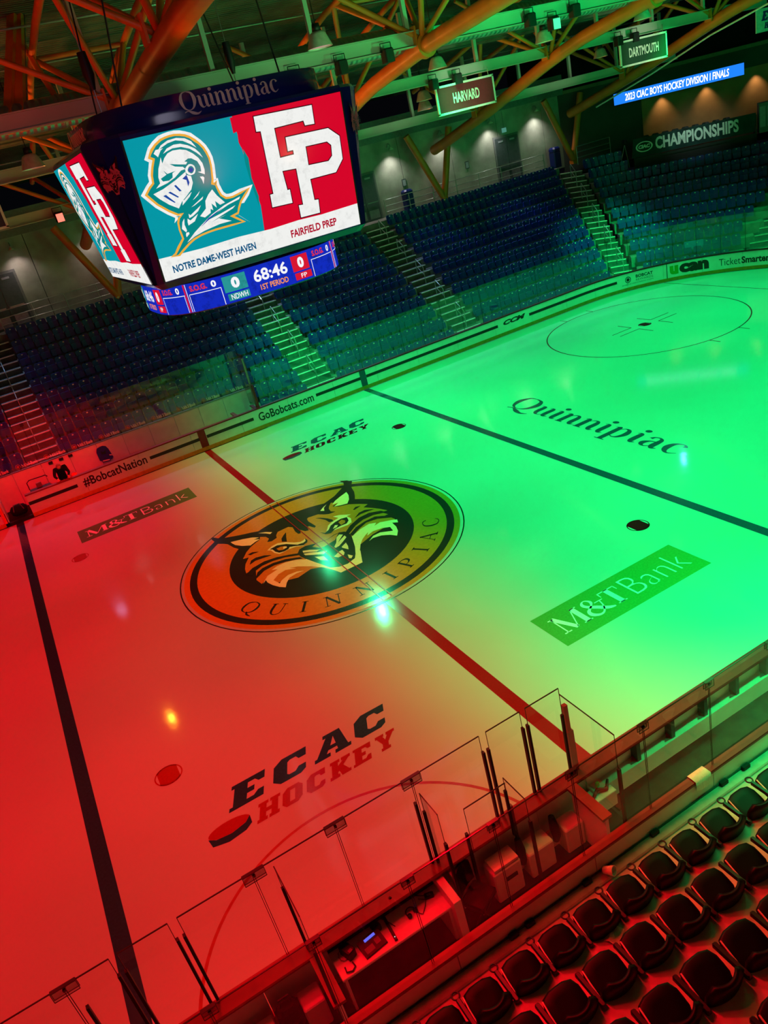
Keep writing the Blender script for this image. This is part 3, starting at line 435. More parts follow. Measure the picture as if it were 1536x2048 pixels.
for k in range(1, 12):
    m = MB(); vs = []; n = 12; Ln = 4.75+.9*(k-1) if k < 10 else 2.75
    for i in range(n+1):
        x, y, a = DS(k, Ln*i/n-.0); nx, ny = -math.sin(a), math.cos(a)
        for o in (-.6, .24): vs += [(x+nx*o, y+ny*o, ZT(k)), (x+nx*o, y+ny*o, max(-.02, ZT(k)-.56))]
    fs = []
    for i in range(n): b = 4*i; fs += [(b, b+4, b+6, b+2), (b+1, b+5, b+4, b), (b+2, b+6, b+7, b+3)]
    fs += [(0, 2, 3, 1), (4*n, 4*n+1, 4*n+3, 4*n+2)]
    m.add(vs, fs).obj('terrace_tier', 'concrete', st)
# stairs
def stairs(name, label, xl, xr, k0, curved=False):
    t = thing(name, label, 'stairs')
    for j in range(2*k0-2, 22):
        k = 1+j/2; z = .10+.27*j
        if not curved:
            y0 = 13.4+.4175*j; y1 = y0+.46; P = [(xl, y0), (xr, y0), (xr, y1), (xl, y1)]
        else:
            A_ = (XC(k)+.32, Y(k)-.6); x, y, a = DS(k); B_ = (x-math.cos(a)*.28+math.sin(a)*.6, y-math.sin(a)*.28-math.cos(a)*.6)
            k2 = k+.56; A2 = (XC(k2)+.32, Y(k2)-.6); x, y, a = DS(k2); B2 = (x-math.cos(a)*.28+math.sin(a)*.6, y-math.sin(a)*.28-math.cos(a)*.6); P = [A_, B_, B2, A2]
        m = MB(); m.add([(p[0], p[1], z-.3) for p in P]+[(p[0], p[1], z) for p in P], [(3, 2, 1, 0), (4, 5, 6, 7), (0, 1, 5, 4), (1, 2, 6, 5), (2, 3, 7, 6), (3, 0, 4, 7)])
        a, b = Vector((P[0][0], P[0][1], z-.01)), Vector((P[1][0], P[1][1], z-.01)); m.beam(a, b, .05, .045, 1); m.obj('stair_step', ['tread', 'nosing'], t)
    return t
stairs('aisle_stairs', 'red-lit concrete aisle stairs at the far left edge behind the bench', -7.1, -5.66, 3)
stairs('aisle_stairs', 'green-lit aisle stairs below the right part of the scoreboard', 5.84, 7.4, 1)
stairs('aisle_stairs', 'dark unlit aisle stairs right of the scoreboard', 14.74, 16.26, 1)
stairs('aisle_stairs', 'bright green-lit aisle stairs at the corner beside the rewards advert', 0, 0, 1, True)
t = thing('aisle_stairs', 'green-lit aisle stairs cut off by the right edge below the corner seats', 'stairs')
for j in range(16):
    k = 1+j/2; P = []
    for kk in (k, k+.56):
        q0 = DS(kk, 4.75+.9*(kk-1)); nx, ny = math.sin(q0[2])*.6, -math.cos(q0[2])*.6; P += [(q0[0]+nx, q0[1]+ny), (q0[0]+nx+math.cos(q0[2])*1.5, q0[1]+ny+math.sin(q0[2])*1.5)]
    P = [P[0], P[1], P[3], P[2]]; z = .10+.27*j
    m = MB().add([(p[0], p[1], z-.5) for p in P]+[(p[0], p[1], z) for p in P], [(3, 2, 1, 0), (4, 5, 6, 7), (0, 1, 5, 4), (1, 2, 6, 5), (2, 3, 7, 6), (3, 0, 4, 7)]); m.beam((P[0][0], P[0][1], z-.01), (P[1][0], P[1][1], z-.01), .05, .045, 1); m.obj('stair_step', ['tread', 'nosing'], t)
# handrails
def handrail(x, y, k, label, ang=0, parent=None):
    t = thing('handrail', label, 'handrail', (x, y, ZT(k)), ang, 'steel handrails in the far aisles')
    MB().tube([(0, -.05, 0), (0, -.05, .86), (0, .0, .93), (0, .62, 1.33), (0, .68, 1.25), (0, .68, .42)], .022, 6).obj('rail_frame', 'rail', t)
    MB().tube([(0, -.03, .5), (0, .66, .93)], .016, 5).obj('lower_bar', 'rail', t); return t
nm = {1: 'bottom', 2: 'second', 3: 'third', 4: 'fourth', 5: 'top'}
for x, an, c0 in ((-6.38, 'far left red', 2), (6.6, 'green-lit left', 1), (15.5, 'dark middle', 1)):
    for i, k in enumerate((2, 4, 6, 8, 10)):
        if k/2 < c0: continue
        handrail(x, Y(k)-.35, k, '%s steel handrail up the %s aisle' % (nm[i+1], an))
for i, k in enumerate((2, 4, 6, 8, 10)):
    x, y, a = DS(k); handrail((XC(k)+.3+x-.3)/2, (Y(k)-.35+y-.3)/2, k, '%s steel handrail up the bright corner aisle' % nm[i+1], -.3)
# ---- seats
def arcplate(mb, w_, z0, z1, y0, bow, th, tilt=0, mi=0, n=4, round_=.06):
    vs = []
    for zi, z in enumerate((z0, z1-round_, z1)):
        for i in range(n+1):
            u = -1+2*i/n; ww = w_/2-(round_ if zi == 2 else 0); vs += [(u*ww, y0-bow*u*u+tilt*(z-z0), z), (u*ww, y0+th-bow*u*u+tilt*(z-z0), z)]
    fs = []; R = 2*(n+1)
    for r in range(2):
        for i in range(n):
            a = r*R+2*i; fs += [(a, a+2, a+R+2, a+R), (a+1, a+R+1, a+R+3, a+3)]
        fs += [(r*R, r*R+R, r*R+R+1, r*R+1), (r*R+2*n, r*R+2*n+1, r*R+R+2*n+1, r*R+R+2*n)]
    for i in range(n): a = 2*R+2*i; fs.append((a, a+2, a+3, a+1)); fs.append((2*i, 2*i+1, 2*i+3, 2*i+2))
    mb.add(vs, fs, mi)
def seat_parts():
    b = MB(); arcplate(b, .46, .40, .84, .0, .03, .045, .18, 0, 2)
    p = MB(); arcplate(p, .42, .30, .60, -.17, .02, .06, .12, 0, 2, .04); p.box(-.2, .2, -.115, .02, .36, .41)
    q = MB().box(-.034, .034, -.03, .0, .75, .80); q.v = [(x, y+.06, z) for x, y, z in q.v]
    f = MB().box(-.03, .03, .0, .09, 0, .42)
    return b, p, q, f
bk, pn, plq, ft = seat_parts(); seat_me = [bk.mesh('backrest', 'navy'), pn.mesh('folded_seat', 'navy'), plq.mesh('number_plate', 'plate'), ft.mesh('foot', 'black')]
spots = []   # (x, y, z, rot, label)
def row(xs, k, block): 
    n = len(xs)
    for i, x in enumerate(xs): spots.append((x, Y(k), ZT(k), 0, 'navy folding seat, %s from left, %s row up, %s' % (ordn(i+1), ordn(k), block)))
for k in range(1, 12):
    if k >= 3: row([-7.42-.503*i for i in range(11)][::-1], k, 'block at far left edge')
    xs = [-5.37+.497*i for i in range(23)]
    row(xs if k >= 3 else [x for x in xs if x > 3.35], k, 'block behind team bench' if k >= 3 else 'stub beside team bench')
    row([7.70+.5*i for i in range(14)][:14], k, 'block right of scoreboard')
    n = int(round((XC(k)-16.57)/.5))+1; row([16.57+(XC(k)-16.57)*i/(n-1) for i in range(n)], k, 'long block beyond dark stairs')
    Ln = 4.6+.9*(k-1); i = 0
    while .28+.5*i < Ln-.2 and not (k >= 10 and i > 4):
        x, y, a = DS(k, .28+.5*i)
        if k < 10 or i < 5: spots.append((x, y, ZT(k), a, 'navy folding seat, %s from stairs, %s row up, corner block' % (ordn(i+1), ordn(k))))
        i += 1
vis = []; rest = []
for sp in spots:
    u, v, d = project((sp[0], sp[1], sp[2]+.6)); inside = -25 < u < 1561 and -20 < v < 2070
    hid = (115 < u < 720 and v < 470) or (270 < u < 665 and v < 600)
    if not inside: 
        if -140 < u < 1700: rest.append(sp)
        continue
    (rest if hid else vis).append((d, sp) if not hid else sp)
vis.sort(key=lambda t: t[0]); ind = [s for d, s in vis[:298]]; rest += [s for d, s in vis[298:]]
proto = None
for x, y, z, a, lb in ind:
    if proto is None:
        proto = thing('stadium_seat', lb, 'seat', (x, y, z), a, 'navy folding seats in the far stand')
        KIDS[proto.name] = [ob(n_, me, proto) for n_, me in zip(('backrest', 'folded_seat', 'number_plate', 'foot'), seat_me)]; p0 = proto
    else: copy_tree(p0, (x, y, z), a, lb)
m = MB()
for x, y, z, a, lb in rest:
    c, s_ = math.cos(a), math.sin(a)
    for src, mi in ((bk, 0), (pn, 0), (plq, 1)):
        m.add([(x+c*v[0]-s_*v[1], y+s_*v[0]+c*v[1], z+v[2]) for v in src.v], src.f, mi)
tag(m.obj('distant_seats', ['navy', 'plate']), 'rows of small navy folding seats higher up the far stand', 'seats', None, 'stuff')
# ---- concourse, back wall
ZF = 6.1
fl2 = struct('trim_2'); MB().box(-14, 29.6, 22.55, 24.1, ZF-.6, ZF).obj('concourse_slab', 'concrete', fl2)
wl = struct('wall_far')
for i in range(13):
    a = -14+3.66*i; MB().box(a+.01, min(a+3.64, 31.4), 24.05, 24.3, ZF-.2, 10.25).obj('wall_panel', 'wall', wl)
MB().box(-14, 31.5, 23.6, 24.3, 10.25, 11.4).obj('fascia_beam', 'grey', wl)
WD = {}
for x0, lb, nmx in ((25.9, 'grey double doors below the exit sign', 1), (15.1, 'grey double doors beside the right edge of the scoreboard', 2), (-5.9, 'dark double doors at the top left', 3)):
    d = struct('door_%d' % nmx)
    MB().box(x0-.08, x0+1.9, 23.98, 24.04, ZF, ZF+2.72).obj('door_frame', 'grey', d)
    for j in range(2):
        l = MB().box(x0+.02+j*.9, x0+.88+j*.9, 23.94, 23.99, ZF+.03, ZF+2.6).obj('door_leaf', 'doorgrey', d)
        MB().box(x0+.12+j*.9, x0+.78+j*.9, 23.92, 23.94, ZF+.12, ZF+.6).obj('kick_panel', 'metal', l); MB().box(x0+.1+j*.9, x0+.8+j*.9, 23.86, 23.9, ZF+1.0, ZF+1.06).obj('push_bar', 'metal', l)
        MB().box(x0+.25+j*.9, x0+.62+j*.9, 23.92, 23.94, ZF+2.35, ZF+2.45).obj('door_closer', 'window_pale', l)
t = thing('exit_sign', 'small green exit sign hanging above the grey double doors', 'sign', (26.7, 23.9, 9.1))
MB().box(-.16, .16, -.03, .03, -.13, .13).obj('sign_box', glow('exit_glow', (120, 220, 190), .35), t); MB().box(-.01, .01, -.01, .01, .13, 1.1).obj('stem', 'grey', t)
for i in range(12):
    x = -3.77-7.32+3.66*i+0
    u, v, d = project((x, 23.8, 9.6))
    if not (-30 < u < 1200): continue
    if x > 30: continue
    t = thing('wall_light', 'small gooseneck wall light above the concourse, %s along the wall' % ordn(i+1), 'lamp', (x, 23.95, 9.75), 0, 'gooseneck lights along the concourse wall')
    MB().tube([(0, .05, .1), (0, -.1, .28), (0, -.3, .25), (0, -.38, .08)], .018, 6).obj('arm', 'grey', t)
    MB().lathe([(.02, .1), (.07, .06), (.16, -.06), (.15, -.07)], (0, -.38, 0), 12).obj('shade', 'shade', t)
    MB().lathe([(.0, -.03), (.07, -.05), (.09, -.02)], (0, -.38, 0), 10).obj('bulb', glow('bulb_glow', (255, 250, 235), 5), t)
    spot(x, 23.5, 9.6, (1, .95, .88) if x > 5 else (1, .72, .7), 170 if x > 5 else 80, 120, x, 23.9, 1, .06, 'wall_light_beam', 6)
# wall fittings
for i, (x, lb) in enumerate(((18.9, 'left of the first V column'), (23.6, 'left of the double doors'))):
    t = thing('wall_sign', 'small dark framed notice on the concrete wall %s' % lb, 'sign', (x, 24.03, 7.7)); MB().box(-.14, .14, -.03, 0, -.22, .22).obj('frame', 'doorgrey', t); MB().box(-.1, .1, -.035, -.03, -.17, .17).obj('sheet', 'window_pale', t)
def bin_(x, y, z, lb): t = thing('waste_bin', lb, 'bin', (x, y, z)); MB().bev(-.28, .28, -.28, .28, 0, 1.0, .05).obj('body', 'bluebin', t); MB().bev(-.3, .3, -.3, .3, 1.0, 1.25, .1).obj('lid', 'bluebin', t)
bin_(18.6, 23.4, ZF, 'royal blue waste bin by the railing below the V column'); bin_(30.0, 23.3, ZF, 'royal blue waste bin behind the corner stairs')
def railing(x0, x1, y, z, lb):
    t = thing('guard_railing', lb, 'railing', (x0, y, z)); n = max(1, int((x1-x0)/1.6)); L = x1-x0
    for i in range(n+1): MB().tube([(L*i/n, 0, 0), (L*i/n, 0, 1.05)], .024, 6).obj('post', 'rail', t)
    for h in (.4, .72, 1.06): MB().tube([(0, 0, h), (L, 0, h)], .022, 6).obj('rail', 'rail', t)
railing(-12, -7.2, 22.75, ZF, 'steel railing above the seats at the top left edge'); railing(-5.6, 5.8, 22.75, ZF, 'steel railing above the seats behind the scoreboard'); railing(7.5, 14.7, 22.75, ZF, 'steel railing behind the block right of the scoreboard')
railing(16.6, 28.6, 22.75, ZF, 'long steel railing above the long seat block')
x, y, a = DS(11); railing(x+.1, x+2.9, y+.55, ZF, 'steel railing above the corner seat block')
# corner wall and end wall
cw = struct('wall_corner'); d45 = (math.cos(-PI/4), math.sin(-PI/4))
W45 = lambda s, o, z: (31.3+d45[0]*s-d45[1]*o, 24.1+d45[1]*s+d45[0]*o, z)
def box45(s0, s1, o0, o1, z0, z1): return MB().add([W45(s, o, z) for z in (z0, z1) for o in (o0, o1) for s in (s0, s1)], [(0, 2, 3, 1), (4, 5, 7, 6), (0, 1, 5, 4), (2, 6, 7, 3), (0, 4, 6, 2), (1, 3, 7, 5)])
box45(0, 22, 0, .25, 5.0, 10.4).obj('wall_panel', mat('dark_grey_wall', (62, 66, 60), .8, 0, .2, .1, 1), cw)
box45(0, 22, -2.2, 0, 5.3, 5.6).obj('concourse_slab', 'rubber', cw); box45(5.2, 13.0, -.06, 0, 5.7, 9.2).obj('wood_panel', 'wood', cw)
box45(-3, 26, .3, .5, 10.2, 17).obj('black_curtain', 'curtain', cw); box45(-1.5, 20, -.25, .2, 10.25, 10.45).obj('curtain_rail', mat('olive_beam', (90, 92, 60), .6), cw)
for i, s in enumerate((6.4, 9.0, 11.8)):
    p = W45(s, -.45, 9.0); q = W45(s, -.05, 7.4); spot(p[0], p[1], 9.05, (1, .72, .42), 120, 80, q[0], q[1], .9, .05, 'wall_washer', 6.2)
# LED ribbon
A0, A1 = Vector((32.45, 20.15, 0)), Vector((37.66, 14.94, 0)); dr = (A1-A0).normalized(); LR = (A1-A0).length; nr = Vector((-dr.y, dr.x, 0))
rb = thing('ribbon_display', 'long blue lit ribbon display with white tournament lettering above the corner stand', 'display')
RF = lambda x, y, d: tuple(A0+dr*x-nr*d+Vector((0, 0, 8.92+y)))
MB().poly([(0, 0), (LR, 0), (LR, .66), (0, .66)], lambda x, y, d: RF(x, y, d-.15), (), .15).obj('housing', 'black', rb)
MB().poly([(0, .02), (LR, .02), (LR, .65), (0, .65)], lambda x, y, d: RF(x, y, .012)).obj('lit_panel', glow('ribbon_blue', (30, 120, 235), 1.3), rb)
m = MB(); letter(m, '2023 CIAC BOYS HOCKEY DIVISION I FINALS', lambda x, y, d: RF(x, y, .02), LR*.09, .14, LR*.8, .4, .015, .1); m.obj('lit_lettering', glow('ribbon_white', (255, 255, 255), 1.8), rb)
# scaffold platform with CHAMPIONSHIPS banner
P0, P1 = Vector((32.35, 18.7, 0)), Vector((37.0, 13.65, 0)); dp = (P1-P0).normalized(); LP = (P1-P0).length; npv = Vector((-dp.y, dp.x, 0))
PF = lambda x, y, d: tuple(P0+dp*x-npv*d+Vector((0, 0, y)))
pl = thing('press_platform', 'dark press platform above the corner block with chairs on top', 'platform')
for s in (0, LP): MB().add([PF(s-.04, z, o) for z in (4.6, 6.75) for o in (-2.0, -.05)]+[PF(s+.04, z, o) for z in (4.6, 6.75) for o in (-2.0, -.05)], [(0, 1, 3, 2), (4, 6, 7, 5), (0, 2, 6, 4), (1, 5, 7, 3), (2, 3, 7, 6), (0, 4, 5, 1)]).obj('side_panel', 'black', pl)
MB().add([PF(s, z, o) for z in (5.6, 5.75) for o in (-2.0, -.05) for s in (0, LP)], [(0, 2, 3, 1), (4, 5, 7, 6), (0, 1, 5, 4), (2, 6, 7, 3), (0, 4, 6, 2), (1, 3, 7, 5)]).obj('deck', 'black', pl)
MB().add([PF(s, z, -.12) for z in (4.3, 5.75) for s in (0, LP)], [(0, 1, 3, 2)]).obj('skirt', 'black', pl)
bn = thing('fabric_banner', 'dark teal banner reading CHAMPIONSHIPS in white along the press platform', 'banner')
MB().poly([(-.15, 5.78), (LP-.1, 5.86), (LP, 6.86), (0, 6.86)], lambda x, y, d: PF(x, y, d), (), .02).obj('banner_cloth', mat('banner_teal', (14, 50, 48), .7, 0, .3, .6, 1.5), bn)
m = MB(); letter(m, 'CHAMPIONSHIPS', lambda x, y, d: PF(x, y, .028), 1.27, 6.04, LP-2.2, .7, .035); m.obj('banner_lettering', mat('banner_white', (215, 228, 220), .6), bn)
m = MB(); vs, fs = ring(0, 0, .82, 1, 0, 28); m.add([PF(.62+v[0]*.5, 6.34+v[1]*.3, .026) for v in vs], fs); letter(m, 'CIAC', lambda x, y, d: PF(x, y, .028),   .27, 6.24, .7, .22, .07, .2); m.obj('oval_logo', mat('banner_white', (215, 228, 220), .6), bn)
for i in range(9):
    p = PF(.7+.58*i, 5.75, -.9); t = thing('folding_chair', 'black folding chair on the press platform, %s from the left' % ordn(i+1), 'chair', p, -PI/4, 'black chairs on the press platform')
    b_ = MB(); arcplate(b_, .42, .72, 1.12, .2, .03, .03, .15, 0, 2); b_.obj('backrest', 'black', t); MB().bev(-.21, .21, -.2, .2, .42, .47, .02).obj('seat', 'black', t)
    for sx in (-.2, .2): MB().tube([(sx, -.2, 0), (sx, .24, 1.0)], .012, 5).obj('leg', 'black', t); MB().tube([(sx, .22, 0), (sx, -.15, .45)], .012, 5).obj('leg', 'black', t)
p = PF(-.55, 5.3, -.4); t = thing('camera_tripod', 'black camera tripod standing left of the press platform', 'tripod', p)
for a in (.3, 2.4, 4.5): MB().tube([(0, 0, 1.35), (.38*math.cos(a), .38*math.sin(a), 0)], .022, 6).obj('leg', 'metal', t)
MB().bev(-.1, .1, -.16, .16, 1.42, 1.62, .03).obj('camera_body', 'black', t); MB().tube([(0, 0, 1.3), (0, 0, 1.45)], .03, 6).obj('head', 'black', t)
t = thing('side_booth', 'pale glazed booth at the right end of the press platform', 'booth', PF(LP+.55, 5.7, -.6), -PI/4); MB().bev(-.4, .4, -.4, .4, 0, 1.6, .03).obj('cabin', 'grey', t)
for s in (-1, 1): MB().box(s*.2-.15, s*.2+.15, -.43, -.4, .3, 1.4).obj('pane', 'window_pale', t)
t = thing('wall_banner', 'pale grey banner with dark emblem at the right edge of the corner wall', 'banner', W45(17.0, -.2, 7.2), -PI/4); MB().box(-1.2, 1.6, -.02, 0, 0, 2.9).obj('banner_cloth', 'window_pale', t)
m = MB(); letter(m, 'Q', lambda x, y, d: (x, -.03, y), -.95, 1.2, .8, .7, .06); m.obj('banner_lettering', 'print', t)
# blue cloth on a corner seat
x, y, a = DS(2, 3.1); t = thing('blue_cloth', 'blue printed cloth hung over two corner seats behind the glass', 'cloth', (x, y, ZT(2)), a)
MB().add([(-.45, -.02, .46), (.5, -.02, .46), (.52, .05, .88), (-.48, .05, .88), (-.48, .14, .88), (.52, .14, .88)], [(0, 1, 2, 3), (3, 2, 5, 4)]).obj('sheet', mat('blue_sheet', (40, 110, 190), .6), t)
# ================= TEAM BENCH =================
bw = thing('bench_wall', 'white panelled wall behind the team bench below the bank decals', 'wall')
for i in range(15):
    a = 2.93-1.19*(i+1); MB().box(a+.008, a+1.182, 14.28, 14.36, .1, 1.58).obj('wall_panel', 'board', bw)
MB().box(-15, 2.93, 14.27, 14.38, 1.58, 1.62).obj('wall_cap', 'metal', bw); MB().box(-15, 3.0, 12.76, 14.28, -.02, .1).obj('bench_floor', 'rubber', struct('trim_4'))
t = thing('player_bench', 'long low wooden player bench behind the far boards', 'bench'); MB().bev(-5.0, 2.0, 13.75, 14.15, .5, .58, .03).obj('seat_board', 'wood', t); [MB().box(x-.04, x+.04, 13.8, 14.1, .1, .5).obj('leg', 'metal', t) for x in (-4.6, -2, .4, 1.7)]
bg = thing('bench_glass', 'glass panes with bank decals above the white bench wall', 'glass')
tk = mat('decal_grey', (240, 240, 235), .5)
for i in range(13):
    a = 2.9-1.19*i; glass_panel(((a-1.19, 14.32), (a, 14.32)), 1.62, 3.45, bg)
    if i: clampb(a, 14.32, 3.45, 0, 1, bg, .14)
    q = MB(); letter(q, glyphs(MT, 0, -.02), lambda x, y, d: (x, 14.31, y), a-.68, 1.69, .36, .15); letter(q, 'Bank', lambda x, y, d: (x, 14.31, y), a-.3, 1.69, .28, .15, .01); q.obj('bank_decal', tk, bg)
    q = MB(); vs, fs = ring(a-.82, 1.78, .085, .105, 0, 20); q.add([(v[0], 14.31, v[1]) for v in vs], fs); vs, fs = ring(a-.82, 1.78, 0, .05, 0, 12); q.add([(v[0], 14.31, v[1]) for v in vs], fs); q.obj('round_decal', mat('decal_orange', (190, 110, 70), .5), bg)
t = thing('end_glass', 'tall glass end pane with red post where the team bench stops', 'glass'); glass_panel(((2.86, 12.72), (2.93, 14.3)), 1.03, 3.45, t)
MB().box(2.82, 2.9, 12.68, 12.78, 1.02, 2.1).obj('red_post', 'capred', t); MB().box(2.8, 2.86, 12.9, 12.96, 1.02, 3.3).obj('post', 'metal', t); MB().tube([(2.86, 12.75, 3.3), (2.93, 13.9, 3.0)], .015, 5).obj('brace', 'metal', t)
t = thing('bench_gate', 'open maroon bench gate leaf beside the end glass', 'gate'); MB().box(1.75, 1.8, 12.78, 13.5, .1, .95).obj('leaf', 'board', t); MB().box(1.7, 1.85, 12.76, 13.52, .95, 1.0).obj('cap', 'capred', t); MB().box(2.75, 2.8, 12.9, 13.6, .1, .95).obj('leaf', 'board', t); MB().box(2.7, 2.85, 12.88, 13.62, .95, 1.0).obj('cap', 'capred', t)
# open gate on the blue line
t = thing('rink_gate', 'open red edged gate leaf at the left blue line with black opening', 'gate'); MB().box(-8.72, -8.62, 12.55, 12.75, .2, 1.35).obj('gate_post', 'bucket', t); MB().box(-8.55, -7.65, 12.66, 12.78, .0, .14).obj('threshold', 'black', t)
MB().box(-8.6, -8.56, 12.75, 13.7, .15, 1.0).obj('leaf', 'board', t)
# jersey on the wall
t = thing('hockey_jersey', 'blue hockey jersey hanging on the bench wall', 'jersey', (-4.05, 14.24, .72))
MB().poly([(-.16, .0), (.14, -.04), (.2, .02), (.24, .0), (.33, .08), (.26, .5), (.2, .64), (.08, .7), (-.06, .7), (-.2, .66), (-.27, .5), (-.26, .12), (-.19, .08)], lambda x, y, d: (x, -d, y), (), .05).obj('jersey_body', 'blue', t)
MB().poly([(-.15, .04), (.14, 0), (.15, .05), (-.15, .09)], lambda x, y, d: (x, -.055, y)).poly([(.2, .2), (.31, .17), (.3, .22), (.2, .25)], lambda x, y, d: (x, -.055, y)).obj('white_stripe', 'cloth_white', t)
MB().poly([(-.1, .35), (.1, .33), (.12, .5), (0, .44), (-.08, .52)], lambda x, y, d: (x, -.056, y)).obj('crest', 'print', t)
for i, x in enumerate((-6.2, -5.75, -5.35)):
    t = thing('wall_clip', '%s dark clip on top of the bench wall above the person' % ordn(i+1), 'clip', (x, 14.26, 1.5)); MB().bev(-.09, .09, -.06, .02, -.05, .05, .01).obj('clip_body', 'black', t)
t = thing('orange_bucket', 'small orange bucket standing behind the boards right of the person', 'bucket', (-5.55, 13.1, .62)); MB().lathe([(.0, 0), (.1, 0), (.14, .42), (.12, .42), (.09, .04)], (0, 0, 0), 14).obj('pail', 'bucket', t); MB().tube([(-.13, 0, .4), (0, -.05, .5), (.13, 0, .4)], .008, 5).obj('handle', 'metal', t)
t = thing('equipment_box', 'white box under the small orange bucket', 'box'); MB().bev(-5.75, -5.35, 12.95, 13.3, .1, .62, .02).obj('box_body', 'board', t)
t = thing('equipment_case', 'open dark equipment case behind the boards left of the person', 'case', (-6.95, 13.15, .85)); MB().bev(-.42, .42, -.25, .25, 0, .1, .02).obj('tray', 'black', t); MB().tube([(-.42, .2, .1), (-.42, .25, .4), (-.3, .26, .48), (.35, .26, .46), (.42, .2, .4)], .022, 6).obj('lid_frame', 'black', t)
MB().bev(-.12, .1, .12, .22, .1, .3, .02).obj('tool', 'grey', t); t = thing('equipment_box', 'black box under the open equipment case', 'box'); MB().bev(-7.4, -6.45, 12.9, 13.5, .1, .85, .03).obj('box_body', 'black', t)
t = thing('duffel_bag', 'black duffel bag in the open gate at the left blue line', 'bag', (-8.05, 13.0, .1)); MB().tube([(-.32, 0, .3), (-.22, 0, .32), (0, 0, .34), (.22, 0, .32), (.32, 0, .3)], [.12, .22, .25, .22, .12], 12).obj('bag_body', 'jacket', t); MB().tube([(-.2, -.28, .4), (-.12, -.36, .7), (.12, -.36, .7), (.2, -.28, .4)], .02, 6).obj('strap', 'grey', t)
# person leaning over the boards
def figure(name, label, joints, edges, loc, m):
    t = thing(name, label, 'person', loc); me = bpy.data.meshes.new('body'); me.from_pydata([j[:3] for j in joints], edges, []); me.materials.append(M[m])
    o = ob('body', me, t); sk = o.modifiers.new('skin', 'SKIN'); sk.use_smooth_shade = True
    for i, j in enumerate(joints): v = me.skin_vertices[0].data[i]; v.radius = (j[3], j[3]*(j[4] if len(j) > 4 else 1)); v.use_root = (i == 0)
    su = o.modifiers.new('sub', 'SUBSURF'); su.levels = 1; su.render_levels = 2; return t
J = [(0, .42, .92, .16, .8), (0, .3, 1.12, .17, .75), (0, .14, 1.3, .19, .7), (0, .0, 1.4, .09), (-.2, .08, 1.36, .085), (.2, .08, 1.36, .085), (-.3, .0, 1.12, .06), (.3, .0, 1.12, .06), (-.22, -.2, 1.04, .045), (.22, -.22, 1.04, .045),
     (-.1, .42, .85, .1), (.1, .42, .85, .1), (-.12, .38, .48, .075), (.12, .38, .48, .075), (-.12, .42, .1, .05), (.12, .42, .1, .05), (-.12, .27, .05, .045), (.12, .27, .05, .045)]
E_ = [(0, 1), (1, 2), (2, 3), (2, 4), (2, 5), (4, 6), (6, 8), (5, 7), (7, 9), (0, 10), (0, 11), (10, 12), (12, 14), (14, 16), (11, 13), (13, 15), (15, 17)]
pt = figure('person', 'person in a black jacket bending forward over the boards at the bench', J, E_, (-5.98, 12.98, .1), 'jacket')
h = MB()
for i in range(9):
    pass
h.lathe([(.0, -.13), (.05, -.125), (.075, -.08), (.088, 0), (.09, .05), (.07, .1), (.0, .125)], (0, 0, 0), 14)
ho = h.obj('head', 'skin', pt, (0, -.13, 1.5)); ho.rotation_euler = (.7, 0, 0)
q = MB().lathe([(.094, -.0), (.098, .05), (.08, .1), (.04, .13), (0, .137)], (0, .012, 0), 14).obj('hair', 'hair', ho)
q = MB().add([(0, -.11, -.0), (-.014, -.085, -.02), (.014, -.085, -.02), (0, -.085, .03)], [(0, 1, 2), (0, 3, 1), (0, 2, 3)]).box(-.045, -.02, -.09, -.08, .02, .03, 1).box(.02, .045, -.09, -.08, .02, .03, 1).box(-.025, .025, -.086, -.078, -.06, -.052, 1).box(-.105, -.085, -.01, .02, -.02, .03).box(.085, .105, -.01, .02, -.02, .03).obj('face', ['skin', 'print'], ho)
for s in (-1, 1):
    hd = MB().tube([(s*.22, -.2, 1.03), (s*.215, -.27, 1.0), (s*.21, -.3, .99)], [.032, .042, .036], 8)
    for f in range(4): hd.tube([(s*(.185+.018*f), -.3, .99), (s*(.182+.019*f), -.34+.006*abs(f-1.5), .985), (s*(.182+.019*f), -.365+.008*abs(f-1.5), .965)], [.0095, .009, .007], 5)
    hd.tube([(s*.185, -.26, 1.0), (s*.155, -.29, .99), (s*.15, -.32, .98)], [.012, .01, .008], 5); hd.obj('hand', 'skin', pt)
# ================= ROOF =================
ZP = ((-34, 10.2), (-24, 12.6), (-14, 13.7), (-8, 13.8), (-4, 13.6), (0, 13.25), (4.6, 12.85), (8.8, 12.25), (11.2, 11.68), (15.5, 10.5), (20.6, 9.32), (30, 7.4))
def ZC(y):                             # lower chord line of the trusses
    for (a, b), (c, d) in zip(ZP, ZP[1:]):
        if y <= c: return b+(d-b)*(y-a)/(c-a)
    return 7.4
ceil = struct('ceiling'); vs = []; ny = 24
for j in range(ny+1):
    y = -34+j*(61.5/ny); z = ZC(y)+3.5+.0015*max(y, 0)**2
    vs += [(-40, y, z), (48, y, z)]
MB().add(vs, [(2*j, 2*j+2, 2*j+3, 2*j+1) for j in range(ny)]).obj('roof_deck', 'deck', ceil)
nm2 = {-10.85: 'left edge', -.6: 'above the scoreboard', 9.65: 'right of the scoreboard', 19.9: 'between the two college banners', 30.15: 'at the top right'}
